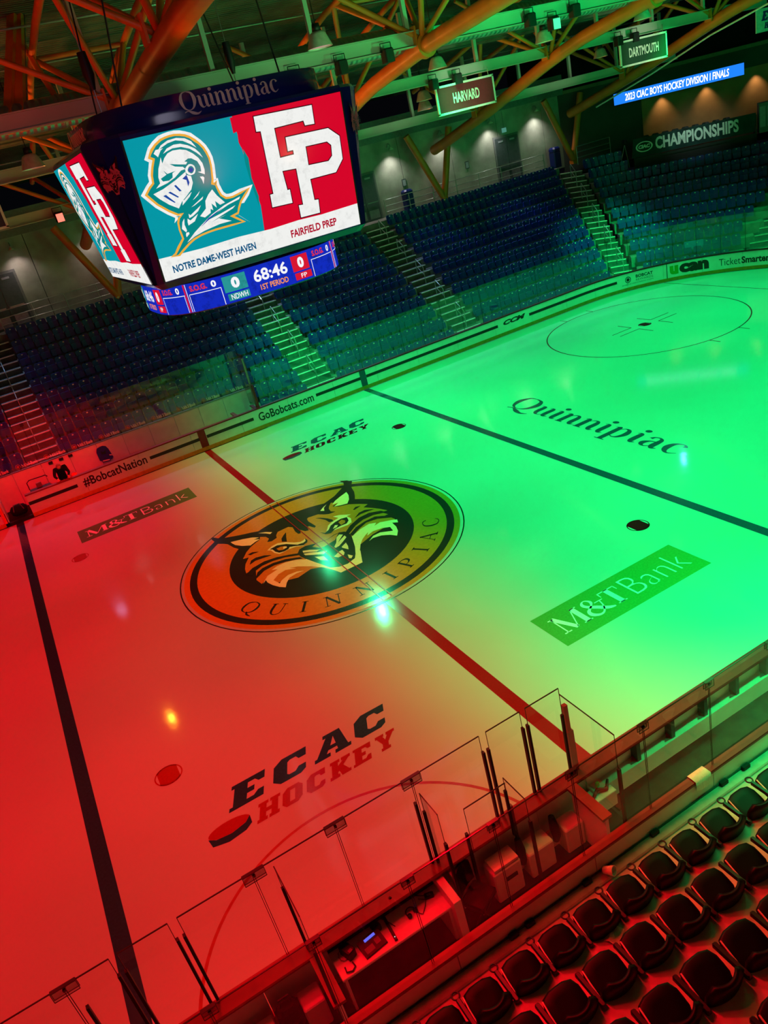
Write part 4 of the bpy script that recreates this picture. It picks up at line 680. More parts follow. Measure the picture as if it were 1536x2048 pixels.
for xt, lb in nm2.items():
    t = thing('roof_truss', 'orange tubular roof truss %s' % lb, 'truss'); ys = [21.6-1.2*i for i in range(28)]
    MB().tube([(xt, y, ZC(y)) for y in ys], .27, 14).obj('bottom_chord', 'orange', t)
    zt_ = lambda y: ZC(y)+2.4+.0011*max(y, 0)**2
    for s in (-1.4, 1.4): MB().tube([(xt+s, y, zt_(y)) for y in ys if y < 20.5], .11, 8).obj('top_chord', 'orange', t)
    for i, yn in enumerate((16.6, 10.6, 4.6, -1.4, -7.4)):
        b = (xt, yn, ZC(yn)+.2)
        for dx, y2 in ((-1.4, yn-3), (1.4, yn-3), (-1.4, yn+2.9), (1.4, yn+2.9)): MB().tube([b, (xt+dx, y2, zt_(y2))], .095, 8).obj('web_tube', 'orange', t)
        MB().tube([(xt-1.4, yn-3, zt_(yn-3)), (xt+1.4, yn-3, zt_(yn-3))], .075, 7).obj('web_tube', 'orange', t)
        MB().tube([b, (xt-4.6, yn, zt_(yn)+.4)], .085, 7).obj('web_tube', 'orange', t)
        for dx in (-.34, .34): MB().box(xt+dx-.03, xt+dx+.03, yn-.2, yn+.2, ZC(yn)+.05, ZC(yn)+.62).obj('gusset_plate', 'orange', t)
    if xt > -5: MB().tube([(xt, 4.35, ZC(4.35)), (xt, 4.6, ZC(4.6))], .37, 16).obj('flange', 'orange', t)
for (a, b, lb) in (((-3.25, 5.2, 13.0), (-1.9, 7.5, 16.0), 'right one of the pair'), ((-3.6, 5.2, 13.0), (-2.09, 7.4, 16.0), 'left one of the pair')):
    t = thing('hanger_post', 'leaning orange box strut at the top left corner, %s' % lb, 'post'); MB().beam(a, b, .24, .24).obj('box_section', 'orange', t); MB().beam((a[0]+.14, a[1], a[2]), (b[0]+.14, b[1], b[2]), .04, .04).obj('conduit', 'metal', t)
t = thing('strut_tube', 'thin orange strut from the box struts down toward the left roof beam', 'strut'); MB().tube([(-2.08, 7.4, 15.2), (-1.98, 5.2, 13.1)], .09, 8).obj('tube', 'orange', t)
for y, zc, hh, lb in ((4.6, 13.12, .46, 'upper pale roof beam passing just above the scoreboard'), (10.6, 12.2, .42, 'middle pale roof beam carrying the college banners'), (16.6, 10.82, .42, 'lower pale roof beam nearest the far wall')):
    t = thing('roof_beam', lb, 'beam'); MB().box(-20, 34, y-.02, y+.02, zc-hh/2, zc+hh/2).box(-20, 34, y-.16, y+.16, zc-hh/2, zc-hh/2+.03).box(-20, 34, y-.16, y+.16, zc+hh/2-.03, zc+hh/2).obj('web_plate', 'beam', t)
    for k in range(16):
        x = -18+3.4*k
        if abs((x+.6) % 10.25) > 1: MB().box(x-.07, x+.07, y+.05, y+.19, zc+hh/2, min(ZC(y)+2.9, 16)).obj('hanger', 'beam', t)
t = thing('air_duct', 'long ribbed round air duct running behind the upper roof beam', 'duct'); MB().tube([(-20+2*i, 5.75, 13.27) for i in range(30)], .42, 18).obj('duct_pipe', 'duct', t)
for i in range(14): MB().tube([(-18+4*i-.03, 5.75, 13.27), (-18+4*i+.03, 5.75, 13.27)], .44, 18).obj('duct_collar', 'metal', t)
t = thing('air_duct', 'dark round air duct high above the left pendant lamp', 'duct'); MB().tube([(-20+2*i, 12.6, 13.6) for i in range(30)], .42, 16).obj('duct_pipe', 'deck', t)
for i in range(9):
    y = -6+3.2*i; z = ZC(y)+3.0+.0015*max(y, 0)**2; t = thing('roof_purlin', 'thin pale pipe under the roof deck, %s from the far wall' % ordn(9-i), 'pipe', (0, 0, 0), 0, 'thin pale pipes under the roof deck'); MB().tube([(-20, y, z), (36, y, z)], .035, 6).obj('pipe_run', 'rail', t)
# V columns
for xt in (-10.85, -.6, 9.65, 19.9, 30.15):
    t = thing('v_column', 'orange V shaped column on the concourse %s' % nm2[xt], 'column', (xt+.75, 22.6, ZF)); MB().tube([(0, 0, .2), (-1.78, .1, 4.1)], .2, 10).obj('leaning_arm', 'orange', t); MB().tube([(0, 0, .2), (1.2, .1, 4.0)], .2, 10).obj('leaning_arm', 'orange', t); MB().bev(-.2, .2, -.2, .2, 0, .25, .03).obj('foot', 'orange', t)
t = thing('lit_edge_tube', 'pale tube added for the bright edge line below the top right truss', 'pipe'); MB().tube([(30.4, y, ZC(y)-.42) for y in (19.5, 15, 11, 7, 3)], .045, 6).obj('pipe_run', mat('lit_edge_white', (235, 235, 235), .4), t)  # tube added to draw the lit line along the truss underside
# pendant lamps
for i, (x, y, z, rp, lb) in enumerate(((4.6, 1.8, 13.3, 16, 'above the right end of the scoreboard'), (11.8, 7.3, 12.5, 15.6, 'left of the HARVARD banner, upper'), (13.9, 12.0, 11.7, 15.35, 'left of the HARVARD banner, lower'), (16.3, 6.6, 12.54, 15.6, 'between the two banners, upper'), (25.2, 13.2, 11.75, 15, 'beside the DARTMOUTH banner, left'), (21.2, 6.4, 12.55, 15.6, 'above the DARTMOUTH banner'), (-3.2, 6.6, 12.25, 15.6, 'left of the scoreboard'), (14.6, 13.2, 11.35, 15, 'touching the left edge of the HARVARD banner'))):
    t = thing('pendant_lamp', 'pale bell shaped pendant lamp %s' % lb, 'lamp', (x, y, z), 0, 'pendant lamps under the roof'); MB().lathe([(.36, -.2), (.35, -.18), (.24, .1), (.2, .16), (.12, .2), (.1, .2), (.22, .08), (.35, -.2)], (0, 0, 0), 20).obj('shade', 'shade', t)
    MB().lathe([(0, .38), (.1, .38), (.13, .2), (0, .2)], (0, 0, 0), 12).obj('ballast', 'black', t); MB().lathe([(.0, -.17), (.33, -.17)], (0, 0, 0), 20).obj('lens', glow('lamp_lens', (235, 190, 170), .55), t); MB().tube([(0, 0, .38), (0, 0, rp-z)], .015, 5).obj('suspension_rod', 'black', t)
# small coloured stage lights and clamps on beams
k = 0
for (x, y, z, lb, gl) in ((2.9, 4.36, 12.55, 'with green lens behind the scoreboard top edge', 'g'), (4.8, 4.36, 12.7, 'right of the green lens light', None), (6.4, 4.36, 12.75, 'above the right scoreboard corner', None), (8.1, 4.36, 12.8, 'clamped on the beam left of the big flange', None), (14.9, 4.36, 12.7, 'with green lens at the top', 'g'), (13.9, 4.36, 12.95, 'left of the top green lens light', None), (15.9, 4.36, 12.95, 'right of the top green lens light', None),
        (13.4, 10.3, 11.95, 'above the left end of the HARVARD banner', None), (14.6, 10.3, 11.95, 'above the middle of the HARVARD banner', None), (23.6, 10.3, 11.95, 'above the left end of the DARTMOUTH banner', None), (24.6, 10.3, 11.95, 'above the middle of the DARTMOUTH banner', None), (12.2, 16.3, 10.5, 'on the lower beam right of the scoreboard', None), (-1.9, 16.3, 10.6, 'with lit lens left of the scoreboard', 'r'), (20.4, 16.3, 10.5, 'on the lower beam behind the DARTMOUTH truss', None)):
    t = thing('stage_light', 'small black stage light %s' % lb, 'light', (x, y, z)); MB().bev(-.17, .17, -.2, .14, -.2, .2, .04).obj('housing', 'black', t); MB().tube([(-.19, 0, .1), (-.19, 0, .36), (.19, 0, .36), (.19, 0, .1)], .018, 5).obj('yoke', 'black', t)
    if gl: MB().box(-.14, .14, -.235, -.2, -.2, .12).obj('lens', glow('lens_'+gl, (60, 240, 140) if gl == 'g' else (240, 110, 90), 2.0), t)
# college banners
def banner(x0, x1, z0, z1, y, m, txt, lb, tw=.62, th=.34):
    t = thing('college_banner', lb, 'banner', (0, 0, 0), 0); MB().box(x0, x1, y-.02, y+.02, z0, z1).obj('cloth', m, t); f = MB()
    for a in ((x0-.03, x1+.03, z0-.03, z0+.05), (x0-.03, x1+.03, z1-.05, z1+.03), (x0-.03, x0+.05, z0, z1), (x1-.05, x1+.03, z0, z1)): f.box(a[0], a[1], y-.035, y+.035, a[2], a[3])
    f.obj('white_border', 'cloth_white', t)
    if txt: q = MB(); w_ = (x1-x0)*tw; letter(q, txt, lambda x, y_, d: (x, y-.03, y_), x0+(x1-x0-w_)*.5, z0+(z1-z0)*(.5-th/2), w_, (z1-z0)*th, .025); q.obj('banner_lettering', 'cloth_white', t)
    for x in (x0+.2, x1-.2): MB().tube([(x, y, z1), (x, y, z1+.35)], .015, 5).obj('hook', 'metal', t)
banner(13.42, 16.35, 10.76, 11.8, 10.25, 'bannered', 'HARVARD', 'crimson HARVARD banner with white border hanging from a beam', .46, .38)
banner(23.62, 26.55, 10.85, 11.88, 10.25, 'bannergreen', 'DARTMOUTH', 'green DARTMOUTH banner with white border hanging from a beam', .64, .38)
banner(-7.2, -4.3, 10.7, 11.73, 10.25, 'print', None, 'dark banner with pale border cut off at the left edge')
t = thing('league_banner', 'white banner with blue hockey league lettering at the top right edge', 'banner'); MB().box(32.75, 35.6, 10.23, 10.27, 10.86, 11.9).obj('cloth', mat('banner_bright', (235, 235, 240), .6), t)
q = MB(); slab(q, 'ECAC', lambda x, y, d: (x, 10.2, y), 33.1, 11.35, 2.3, .42, .3); slab(q, 'HOCKEY', lambda x, y, d: (x, 10.2, y), 33.3, 11.0, 2.0, .26, .3); q.obj('banner_lettering', 'blue', t)
# ================= SCOREBOARD =================
SY = .13; sb = thing('scoreboard', 'four sided navy centre hung scoreboard with lit team screens', 'scoreboard', (0, SY, 0))
def sqr(hw, n, cnt=64):
    out = []
    for k in range(cnt):
        a = 2*PI*k/cnt; c, s_ = math.cos(a), math.sin(a); r = hw/((abs(c)**n+abs(s_)**n)**(1/n)); out.append((r*c, r*s_))
    return out
def loft(prof, n, cnt=64):
    vs = []; fs = []
    for hw, z in prof: vs += [(x, y, z) for x, y in sqr(hw, n, cnt)]
    for i in range(len(prof)-1):
        for k in range(cnt): q = (k+1) % cnt; fs.append((i*cnt+k, i*cnt+q, (i+1)*cnt+q, (i+1)*cnt+k))
    return vs, fs
def cab(D, w=2.5):
    q = [(-w, -D), (w, -D), ((w+D)/2+.05, -(w+D)/2-.05), (D, -w), (D, w), ((w+D)/2+.05, (w+D)/2+.05), (w, D), (-w, D), (-(w+D)/2-.05, (w+D)/2+.05), (-D, w), (-D, -w), (-(w+D)/2-.05, -(w+D)/2-.05)]
    return q
m = MB(); L_ = [(3.14, 11.82), (3.19, 11.76), (2.70, 8.84), (2.55, 8.7)]; vs = []; fs = []
for D, z in L_: vs += [(x, y, z) for x, y in cab(D, 2.5 if z > 8.75 else 2.4)]
for i in range(3):
    for k in range(12): q = (k+1) % 12; fs.append((i*12+q, i*12+k, (i+1)*12+k, (i+1)*12+q))
fs += [tuple(range(12)), tuple(range(47, 35, -1))]; m.add(vs, fs).obj('cabinet', 'body', sb)
m = MB(); m.add(*loft([(2.76, 11.8), (2.78, 12.0), (2.76, 12.32), (2.7, 12.34)], 4), 0, True); m.add([(x, y, 12.33) for x, y in sqr(2.7, 4)], [tuple(range(64))]); m.obj('top_fascia', 'body', sb)
ups = Vector((0, -(3.18-2.70), 11.69-8.87)); UL = ups.length; ups /= UL
SCN = {'W': glow('scr_white', (240, 241, 238), 1, .12), 'Y': glow('scr_gold', (236, 172, 60)), 'T': glow('scr_teal_dark', (0, 134, 134)), 'B': glow('scr_blue', (20, 70, 160)), 'bg': glow('scr_teal', (0, 150, 165)), 'R': glow('scr_red', (214, 0, 40)), 'K': glow('scr_dark', (60, 0, 14)), 'NB': glow('scr_ink_blue', (0, 84, 130)), 'DR': glow('scr_ink_red', (176, 8, 44))}
def screen_parts():
    L = []; F = lambda dep: (lambda x, y, d: (x, -2.70-.02-dep+ups.y*y, 8.87+ups.z*y))
    def add(name, m_, pts, dep, holes=()): L.append((name, MB().poly([(a/100, b/100) for a, b in pts], F(dep), [[(a/100, b/100) for a, b in h] for h in holes]).mesh(name, SCN[m_])))
    frame = [(-248, 0), (248, 0), (248, 286), (-248, 286)]; L.append(('screen_surround', MB().poly([(a*1.012/100, b/100) for a, b in frame], lambda x, y, d: (x, -2.66-d+ups.y*y, 8.87+ups.z*y), (), .05).mesh('screen_surround', 'black')))
    add('teal_field', 'bg', [(-247, 40), (3, 40), (8, 100), (-3, 190), (-12, 285), (-247, 285)], .004); add('red_field', 'R', [(3, 40), (247, 40), (247, 285), (-12, 285), (-3, 190), (8, 100)], .004); add('brush_streak', 'R', [(a+0, b) for a, b in BRUSH], .005)
    add('teal_streak', 'T', [(-4, 220), (4, 200), (1, 160), (8, 120), (4, 100), (-3, 150), (-6, 190)], .006)
    add('white_band', 'W', [(-247, 0), (247, 0), (247, 48), (150, 46), (90, 48), (20, 46), (-60, 49), (-150, 47), (-247, 50)], .007)
    for i, (c, pts) in enumerate(KN): add({'W': 'knight_white', 'Y': 'knight_gold', 'T': 'knight_teal', 'B': 'knight_blue'}[c], c, pts, .009+.0006*i)
    add('monogram_outline', 'K', FPO[1], .010, [FPO[3]]); add('monogram', 'W', FPO[0], .012, [FPO[2]])
    q = MB(); letter(q, 'NOTRE DAME-WEST HAVEN', F(.04), -2.24, .13, 1.98, .16, .032); L.append(('home_name', q.mesh('home_name', SCN['NB'])))
    q = MB(); letter(q, 'FAIRFIELD PREP', F(.04), .64, .14, 1.2, .17, .032); L.append(('away_name', q.mesh('away_name', SCN['DR'])))
    return L
SP = screen_parts()
for f in range(4):
    fr = ob('video_screen', SP[0][1], sb, None, -f*PI/2)
    if f < 2 or f == 3:
        for n_, me in SP[1:]: ob(n_, me, fr)
    q = MB(); letter(q, glyphs(QUINN, 0, .0), lambda x, y, d: (x, -2.8+.004*x*x, y), -1.0, 11.86, 2.24, .47); o = q.obj('fascia_lettering', 'emblem', sb); o.rotation_euler = (0, 0, -f*PI/2)
    # dark outline emblem on the corner panel
    q = MB(); sc = .125
    for i, (c, pts) in enumerate(BOB):
        def fe(x, y, d, cc=.0015*i):
            z = 11.02+y*sc*.95; D = 2.70+.17*(z-8.87); r = (D+2.5)/2**.5+.1+cc; u_ = (x*sc)*.9; return ((-r-u_*-1)/2**.5, (-r-u_)/2**.5, z)
        q.poly([(a_/100, b_/100) for a_, b_ in pts], fe, (), 0, 1 if c == 'K' else 0)
    o = q.obj('corner_emblem', [mat('emblem_red', (255, 90, 115), .4), mat('emblem_dark', (40, 12, 24), .4)], sb); o.rotation_euler = (0, 0, -f*PI/2)
# lower ribbon
RN, RH0, RH1, RHW = 3.0, 7.95, 8.63, 2.4
def ribbon_arc():
    pts = sqr(RHW, RN, 256); st_ = 192; P = [pts[(st_+i) % 256] for i in range(257)]; cum = [0]
    for i in range(256): cum.append(cum[-1]+math.dist(P[i], P[i+1]))
    return P, cum
RPp, RCu = ribbon_arc(); PER = RCu[-1]
def RM(s, z, d):
    s = s % PER; i = min(255, int(s/PER*256))
    while i > 0 and RCu[i] > s: i -= 1
    while i < 255 and RCu[i+1] < s: i += 1
    t_ = (s-RCu[i])/(RCu[i+1]-RCu[i]); a, b = RPp[i], RPp[i+1]; x = a[0]+(b[0]-a[0])*t_; y = a[1]+(b[1]-a[1])*t_; l = math.hypot(x, y)
    return (x+x/l*d, y+y/l*d, z)
m = MB(); m.add(*loft([(RHW-.05, RH0-.02), (RHW+0.0, RH0), (RHW+.0, RH1), (RHW-.1, RH1+.03)], RN, 96), 0, True); m.obj('ribbon_housing', 'body', sb)
m = MB(); m.add(*loft([(RHW+.01, RH0+.01), (RHW+.01, RH1-.01)], RN, 96), 0, True); rp = m.obj('ribbon_screen', glow('rib_blue', (16, 42, 190), 1, .35), sb)
m = MB(); m.add([(x, y, RH0-.02) for x, y in sqr(RHW-.05, RN)], [tuple(range(64))[::-1]]); m.obj('underside', 'body', sb)
def rrect(s0, s1, z0, z1, m_, name, dep=.02, par=rp):
    q = MB(); n = max(1, int((s1-s0)/.12)); vs = []
    for i in range(n+1): s_ = s0+(s1-s0)*i/n; vs += [RM(s_, z0, dep), RM(s_, z1, dep)]
    q.add(vs, [(2*i, 2*i+2, 2*i+3, 2*i+1) for i in range(n)]); return q.obj(name, m_, par)
def rtext(tx, s0, w_, z0, h_, m_, name, bold=.03, dep=.03):
    q = MB(); letter(q, tx, lambda x, y, d: RM(x, y, dep), s0, z0, w_, h_, bold); return q.obj(name, m_, rp)
Q4 = PER/4; gr = glow('rib_red', (214, 20, 50)); gt = glow('rib_teal', (40, 150, 150), 1, .3); gw = glow('rib_white', (245, 245, 250), 1.0); go = glow('rib_orange', (250, 150, 70)); gs = glow('rib_sog', (230, 50, 60))
for f in range(4):
    c0 = f*Q4
    rtext('68:46', c0-.4, .86, RH0+.3, .28, gw, 'clock_digits', .025); rtext('1ST PERIOD', c0-.3, .72, RH0+.1, .13, go, 'period_lettering', .02)
    rrect(c0-1.14, c0-.58, RH0+.26, RH0+.62, gt, 'home_score_box'); rtext('0', c0-.95, .2, RH0+.32, .25, gw, 'home_score', .06); rrect(c0-1.1, c0-.58, RH0+.06, RH0+.22, gt, 'home_tag_box'); rtext('NDWH', c0-1.03, .4, RH0+.08, .12, gw, 'home_tag', .01)
    rrect(c0+.6, c0+1.06, RH0+.26, RH0+.62, gr, 'away_score_box'); rtext('0', c0+.75, .17, RH0+.32, .25, gw, 'away_score', .06); rrect(c0+.62, c0+1.08, RH0+.06, RH0+.22, gr, 'away_tag_box'); rtext('FP', c0+.77, .16, RH0+.09, .1, gw, 'away_tag', .01)
    rtext('S.O.G.', c0+1.2, .4, RH0+.48, .13, gs, 'shots_lettering', .035); rtext('0', c0+1.72, .11, RH0+.47, .15, gw, 'shots_number', .04); rtext('S.O.G.', c0-1.92, .42, RH0+.48, .13, gs, 'shots_lettering', .035); rtext('0', c0-1.4, .12, RH0+.47, .15, gw, 'shots_number', .04)
    for a, b, z0, z1 in ((1.14, 1.95, .41, .425), (1.14, 1.155, .02, .425), (-1.97, -1.2, .41, .425), (-1.21, -1.195, .02, .425), (-2.03, -2.015, .02, .66), (-1.98, -1.968, .02, .41), (-2.12, -2.108, .02, .41)): rrect(c0+a, c0+b, RH0+z0, RH0+z1, gw, 'divider_line', .025)
    rrect(c0-2.09, c0-2.05, RH0+.02, RH0+.66, gr, 'red_divider', .025)
for x, y in ((-1.9, -1.5), (1.9, -1.5), (-1.9, 1.5), (1.9, 1.5)): MB().tube([(x, y, 12.3), (x*.75, y*1.3, 15.8)], .02, 5).obj('hoist_cable', 'black', sb)
for x, y in ((-2.1, -.2), (2.1, 2.2)): t = thing('chain_hoist', 'black chain hoist with bag above the %s end of the scoreboard' % ('left' if x < 0 else 'right'), 'hoist', (x, y, 12.75)); MB().tube([(0, 0, .95), (0, 0, .5), (0, 0, .2)], [.1, .13, .05], 8).obj('motor', 'black', t); MB().tube([(0, 0, -.3), (0, 0, 3)], .012, 5).obj('chain', 'metal', t)
# ================= NEAR SIDE =================
gf = struct('trim_3'); MB().box(-30, 30, -14.12, -12.68, -.06, -.01).obj('box_floor', 'rubber', gf)
nb = thing('dasher_boards', 'white near boards with wide maroon cap seen from behind', 'boards')
for i in range(14): a = -16+2.38*i; MB().box(a+.006, a+2.374, -12.76, -12.66, .2, 1.02).obj('board_panel', 'board', nb)
MB().box(-16, 17, -12.77, -12.65, .03, .2).obj('kick_plate', 'kick', nb)
MB().bev(-16, 17, -12.97, -12.67, 1.02, 1.07, .02).obj('top_cap', 'capred', nb)
# structure on the back of the boards
MB().box(-.72, 17, -12.98, -12.76, .28, .62).obj('storage_ledge', 'board', nb); MB().box(-.72, 17, -12.8, -12.765, .62, 1.0).obj('back_panel', 'board', nb)
for i in range(16):
    x = .28+.78*i; MB().box(x-.04, x+.04, -12.95, -12.8, .62, 1.02).obj('bracket', 'doorgrey', nb); MB().add([(x-.18, -12.93, .63), (x-.02, -12.95, .63), (x-.06, -12.84, .7)], [(0, 1, 2)]).obj('bracket_foot', 'capred', nb)
MB().box(-3.5, -1.2, -12.98, -12.76, .08, .16).obj('lower_rail', 'board', nb)
# partitions between the boxes
def partition(x, lb):
    t = thing('box_partition', lb, 'partition'); MB().box(x-.03, x+.03, -13.74, -12.97, .05, 1.02).obj('panel', 'board', t); MB().box(x-.09, x+.09, -13.76, -12.97, 1.02, 1.07).obj('cap', 'capred', t); return t
partition(-1.14, 'white partition with maroon cap between the open bench and penalty box'); p = partition(-5.68, 'white partition with maroon cap left of the scorer table')
# glass on the near boards
ng = thing('rink_glass', 'clear near side glass panes with black stanchions around the boxes', 'glass')
for a, b in ((-.92, -1.58), (-1.66, -2.3), (-2.4, -3.58), (-3.58, -4.79), (-4.79, -5.99), (-5.99, -7.02), (-7.12, -7.78), (-7.86, -8.42), (-8.42, -9.6), (-9.6, -10.8)): glass_panel(((b, -12.72), (a, -12.72)), 1.07, 2.76, ng, 'nglass')
for x in (-3.58, -4.79, -5.98, -8.42): clampb(x, -12.72, 2.76, 0, 1, ng, .3)
def stanchion(x, y=-12.72, z1=2.44, two=True, par=None):
    m = MB()
    for d in ((-.045, .045) if two else (0,)): m.box(x+d-.018, x+d+.018, y-.03, y+.03, .95, z1)
    return m.obj('stanchion', 'black', par or ng)
for x in (-1.62, -2.35, -7.07, -7.82): stanchion(x)
stanchion(-3.62, -12.74, 2.3, False); stanchion(-8.3, -12.8, 2.35, False)
MB().box(-.91, -.84, -12.76, -12.69, 1.0, 2.4).obj('red_post', 'capred', ng); MB().box(-.93, -.82, -12.79, -12.68, 1.0, 1.9).obj('red_post', 'capred', ng)
def sideglass(x, y0, y1, z0, z1, lb, post=True):
    t = thing('side_glass', lb, 'glass'); glass_panel(((x, y1), (x, y0)), z0, z1, t, 'nglass')
    if post: MB().box(x-.02, x+.02, y1-.03, y1+.02, .0, z0+(z1-z0)*.62).obj('post', 'black', t)
    MB().box(x-.02, x+.02, y0-.02, y0+.02, .9, z0+(z1-z0)*.75).obj('post', 'black', t); return t
sideglass(-.98, -12.78, -13.95, 1.07, 2.72, 'angled side pane between penalty box and open bench'); sideglass(-2.32, -13.0, -13.55, 1.05, 2.1, 'low side pane beside the penalty box door'); sideglass(-3.55, -12.8, -13.3, 1.05, 2.5, 'side pane with black post right of the scorer table'); sideglass(-5.72, -12.8, -13.7, 1.07, 2.75, 'side pane left of the scorer table')
t = thing('penalty_door_glass', 'low glass pane above the penalty box door', 'glass'); glass_panel(((-3.04, -12.98), (-2.28, -12.98)), 1.07, 1.95, t, 'nglass')
for x in (-3.08, -2.28): MB().box(x-.02, x+.02, -13.02, -12.97, .2, 1.5).obj('post', 'black', t)
# rear glass on the low wall
rw = thing('low_wall', 'pale low wall with maroon cap between boxes and near seats', 'wall')
for i in range(14): a = -16+2.38*i; MB().box(a+.006, a+2.374, -14.12, -13.99, -.02, 1.02).obj('wall_panel', 'board', rw)
MB().bev(-16, 17, -14.13, -13.98, 1.02, 1.07, .015).obj('wall_cap', 'capred', rw); MB().bev(-16, 17, -14.3, -14.12, .6, .70, .02).obj('ledge', 'nearfloor', rw); MB().box(-16, 17, -14.145, -14.13, .7, .72).obj('track', mat('track_dark', (60, 60, 50), .6), rw)
for i, x in enumerate((1.31, .82, -.64, -1.95, -2.98, -3.26)): MB().bev(x-.075, x+.075, -14.2, -14.13, .7, .76, .01).obj('floor_clip', 'black', rw)
rg = thing('rear_glass', 'row of clear glass panes on the low wall in front of near seats', 'glass')
for i in range(14):
    b = 2.03-1.29*i+1.29; glass_panel(((b-1.29, -14.04), (b, -14.04)), 1.07, 2.72, rg, 'nglass'); clampb(b-1.29, -14.04, 2.72, 0, 1, rg, .17)
# towel, cup, paper
t = thing('white_towel', 'white cloth draped over the maroon cap of the low wall', 'towel', (.43, -14.05, 1.075)); vs = []
for i in range(6):
    u = -.16+.064*i; w_ = .008*math.sin(i*2.1)
    for (y, z) in ((.09, -.05+w_), (.08, .01), (0, .018+w_*.5), (-.085, .012), (-.10, -.08), (-.105+w_, -.17-.01*i)): vs.append((u, y, z))
MB().add(vs, [(i*6+j, i*6+6+j, i*6+7+j, i*6+j+1) for i in range(5) for j in range(5)], 0, True).obj('folded_cloth', 'cloth_white', t)
t = thing('paper_cup', 'crumpled white cup lying on the ledge behind the low wall', 'cup', (-1.66, -14.2, .78)); o = MB().lathe([(0, 0), (.05, 0), (.075, .16), (.068, .16), (.045, .01)], (0, 0, 0), 12).obj('cup_body', 'cloth_white', t); o.rotation_euler = (1.2, .6, .3); o.location = (0, 0, 0)
t = thing('paper_sheet', 'white paper folder lying on the step edge behind the front row seats', 'paper', (-2.42, -15.26, 1.245), .5); MB().add([(-.13, -.09, .0), (.13, -.09, .01), (.14, .09, .02), (-.12, .1, .0), (-.12, .02, .05)], [(0, 1, 2, 4), (4, 2, 3)]).obj('sheet', 'cloth_white', t)
# penalty box contents
bx = thing('storage_box', 'white wooden box with sloped lid in the penalty box, left one', 'box', (-2.62, -13.02, .05)); MB().bev(-.3, .2, -.2, .1, 0, .6, .02).obj('box_body', 'board', bx); o = MB().box(-.26, .18, -.18, .08, .62, .66).obj('lid', 'board', bx); MB().box(-.1, .1, -.215, -.2, .35, .42).obj('handle', 'black', bx)
bx = thing('storage_box', 'white wooden box in the penalty box, middle one', 'box', (-1.98, -13.0, .05)); MB().bev(-.28, .2, -.2, .1, 0, .5, .02).obj('box_body', 'board', bx)
bx = thing('storage_box', 'white wooden box beside the right partition of penalty box', 'box', (-1.38, -13.0, .05)); MB().bev(-.16, .2, -.2, .1, 0, .48, .02).obj('box_body', 'board', bx)
for x, lb in ((-2.3, 'between the left and middle white boxes'), (-1.64, 'between the middle and right white boxes')):
    t = thing('hockey_glove', 'black glove and strap hanging %s' % lb, 'glove', (x, -13.02, .3)); MB().tube([(0, 0, .5), (0, -.03, .3), (.01, -.05, .12), (0, -.03, .0)], [.05, .075, .07, .05], 10).obj('glove_body', 'jacket', t)
t = thing('open_box', 'white box with red handle on the bench ledge right of the partition', 'box', (-.62, -12.95, .28)); MB().bev(-.3, .22, -.17, .1, 0, .3, .01).obj('box_body', 'board', t); MB().tube([(-.22, -.1, .31), (-.05, -.02, .36), (.1, -.08, .33), (.22, .03, .37)], [.02, .035, .03, .02], 8).obj('red_cloth', 'capred', t); MB().bev(-.02, .05, .02, .06, .3, .44, .01).obj('green_bottle', mat('bottle_green', (40, 200, 90), .3), t)
# scorer table
tb = thing('scorer_table', 'long white scorer table behind the near boards with electronics', 'table'); MB().bev(-5.5, -3.68, -13.3, -12.78, .71, .75, .01).obj('table_top', 'board', tb)
for x in (-5.45, -3.74): MB().box(x-.02, x+.02, -13.26, -12.8, -.01, .71).obj('table_leg', 'board', tb)
MB().box(-5.5, -3.68, -12.82, -12.78, .75, .79).obj('back_strip', 'black', tb)
MB().box(-3.72, -3.6, -13.45, -12.8, .0, .98).obj('end_panel', 'board', tb)
t = thing('control_console', 'black control console with blue lit display on the scorer table', 'console', (-4.92, -13.1, .75), .12); MB().add([(-.18, -.12, 0), (.18, -.12, 0), (.18, .12, 0), (-.18, .12, 0), (-.18, -.12, .03), (.18, -.12, .03), (.18, .12, .09), (-.18, .12, .09)], [(3, 2, 1, 0), (4, 5, 6, 7), (0, 1, 5, 4), (1, 2, 6, 5), (2, 3, 7, 6), (3, 0, 4, 7)]).obj('casing', 'black', t)
MB().add([(-.08, .05, .083), (.1, .05, .083), (.1, .09, .092), (-.08, .09, .092)], [(0, 1, 2, 3)]).obj('blue_display', glow('lcd_blue', (110, 110, 255), 1), t); MB().add([(-.14, -.09, .04), (.0, -.09, .04), (.0, -.01, .06), (-.14, -.01, .06)], [(0, 1, 2, 3)]).add([(.04, -.06, .047), (.12, -.06, .047), (.12, .02, .066), (.04, .02, .066)], [(0, 1, 2, 3)]).obj('keypad', 'grey', t)
t = thing('black_speaker', 'small black power box at the left end of the scorer table', 'box', (-5.26, -13.0, .75), .35); MB().bev(-.07, .07, -.11, .11, 0, .14, .015).obj('casing', 'black', t); MB().box(-.03, .03, -.1, -.05, .14, .142).obj('marking', 'grey', t)
t = thing('cable_loop', 'black headset cable looped at the left end of the table', 'cable', (-5.34, -13.1, .76)); MB().tube([(.05*math.cos(a/3)*(1+.3*(a % 2)), .12+.09*math.sin(a/3), .005) for a in range(19)], .006, 5).obj('coil', 'grey', t); MB().tube([(-.05, -.05, .0), (-.06, -.14, .01), (.02, -.17, .01), (.08, -.13, .01), (.07, -.05, .01)], .011, 5).obj('headset_band', 'black', t)
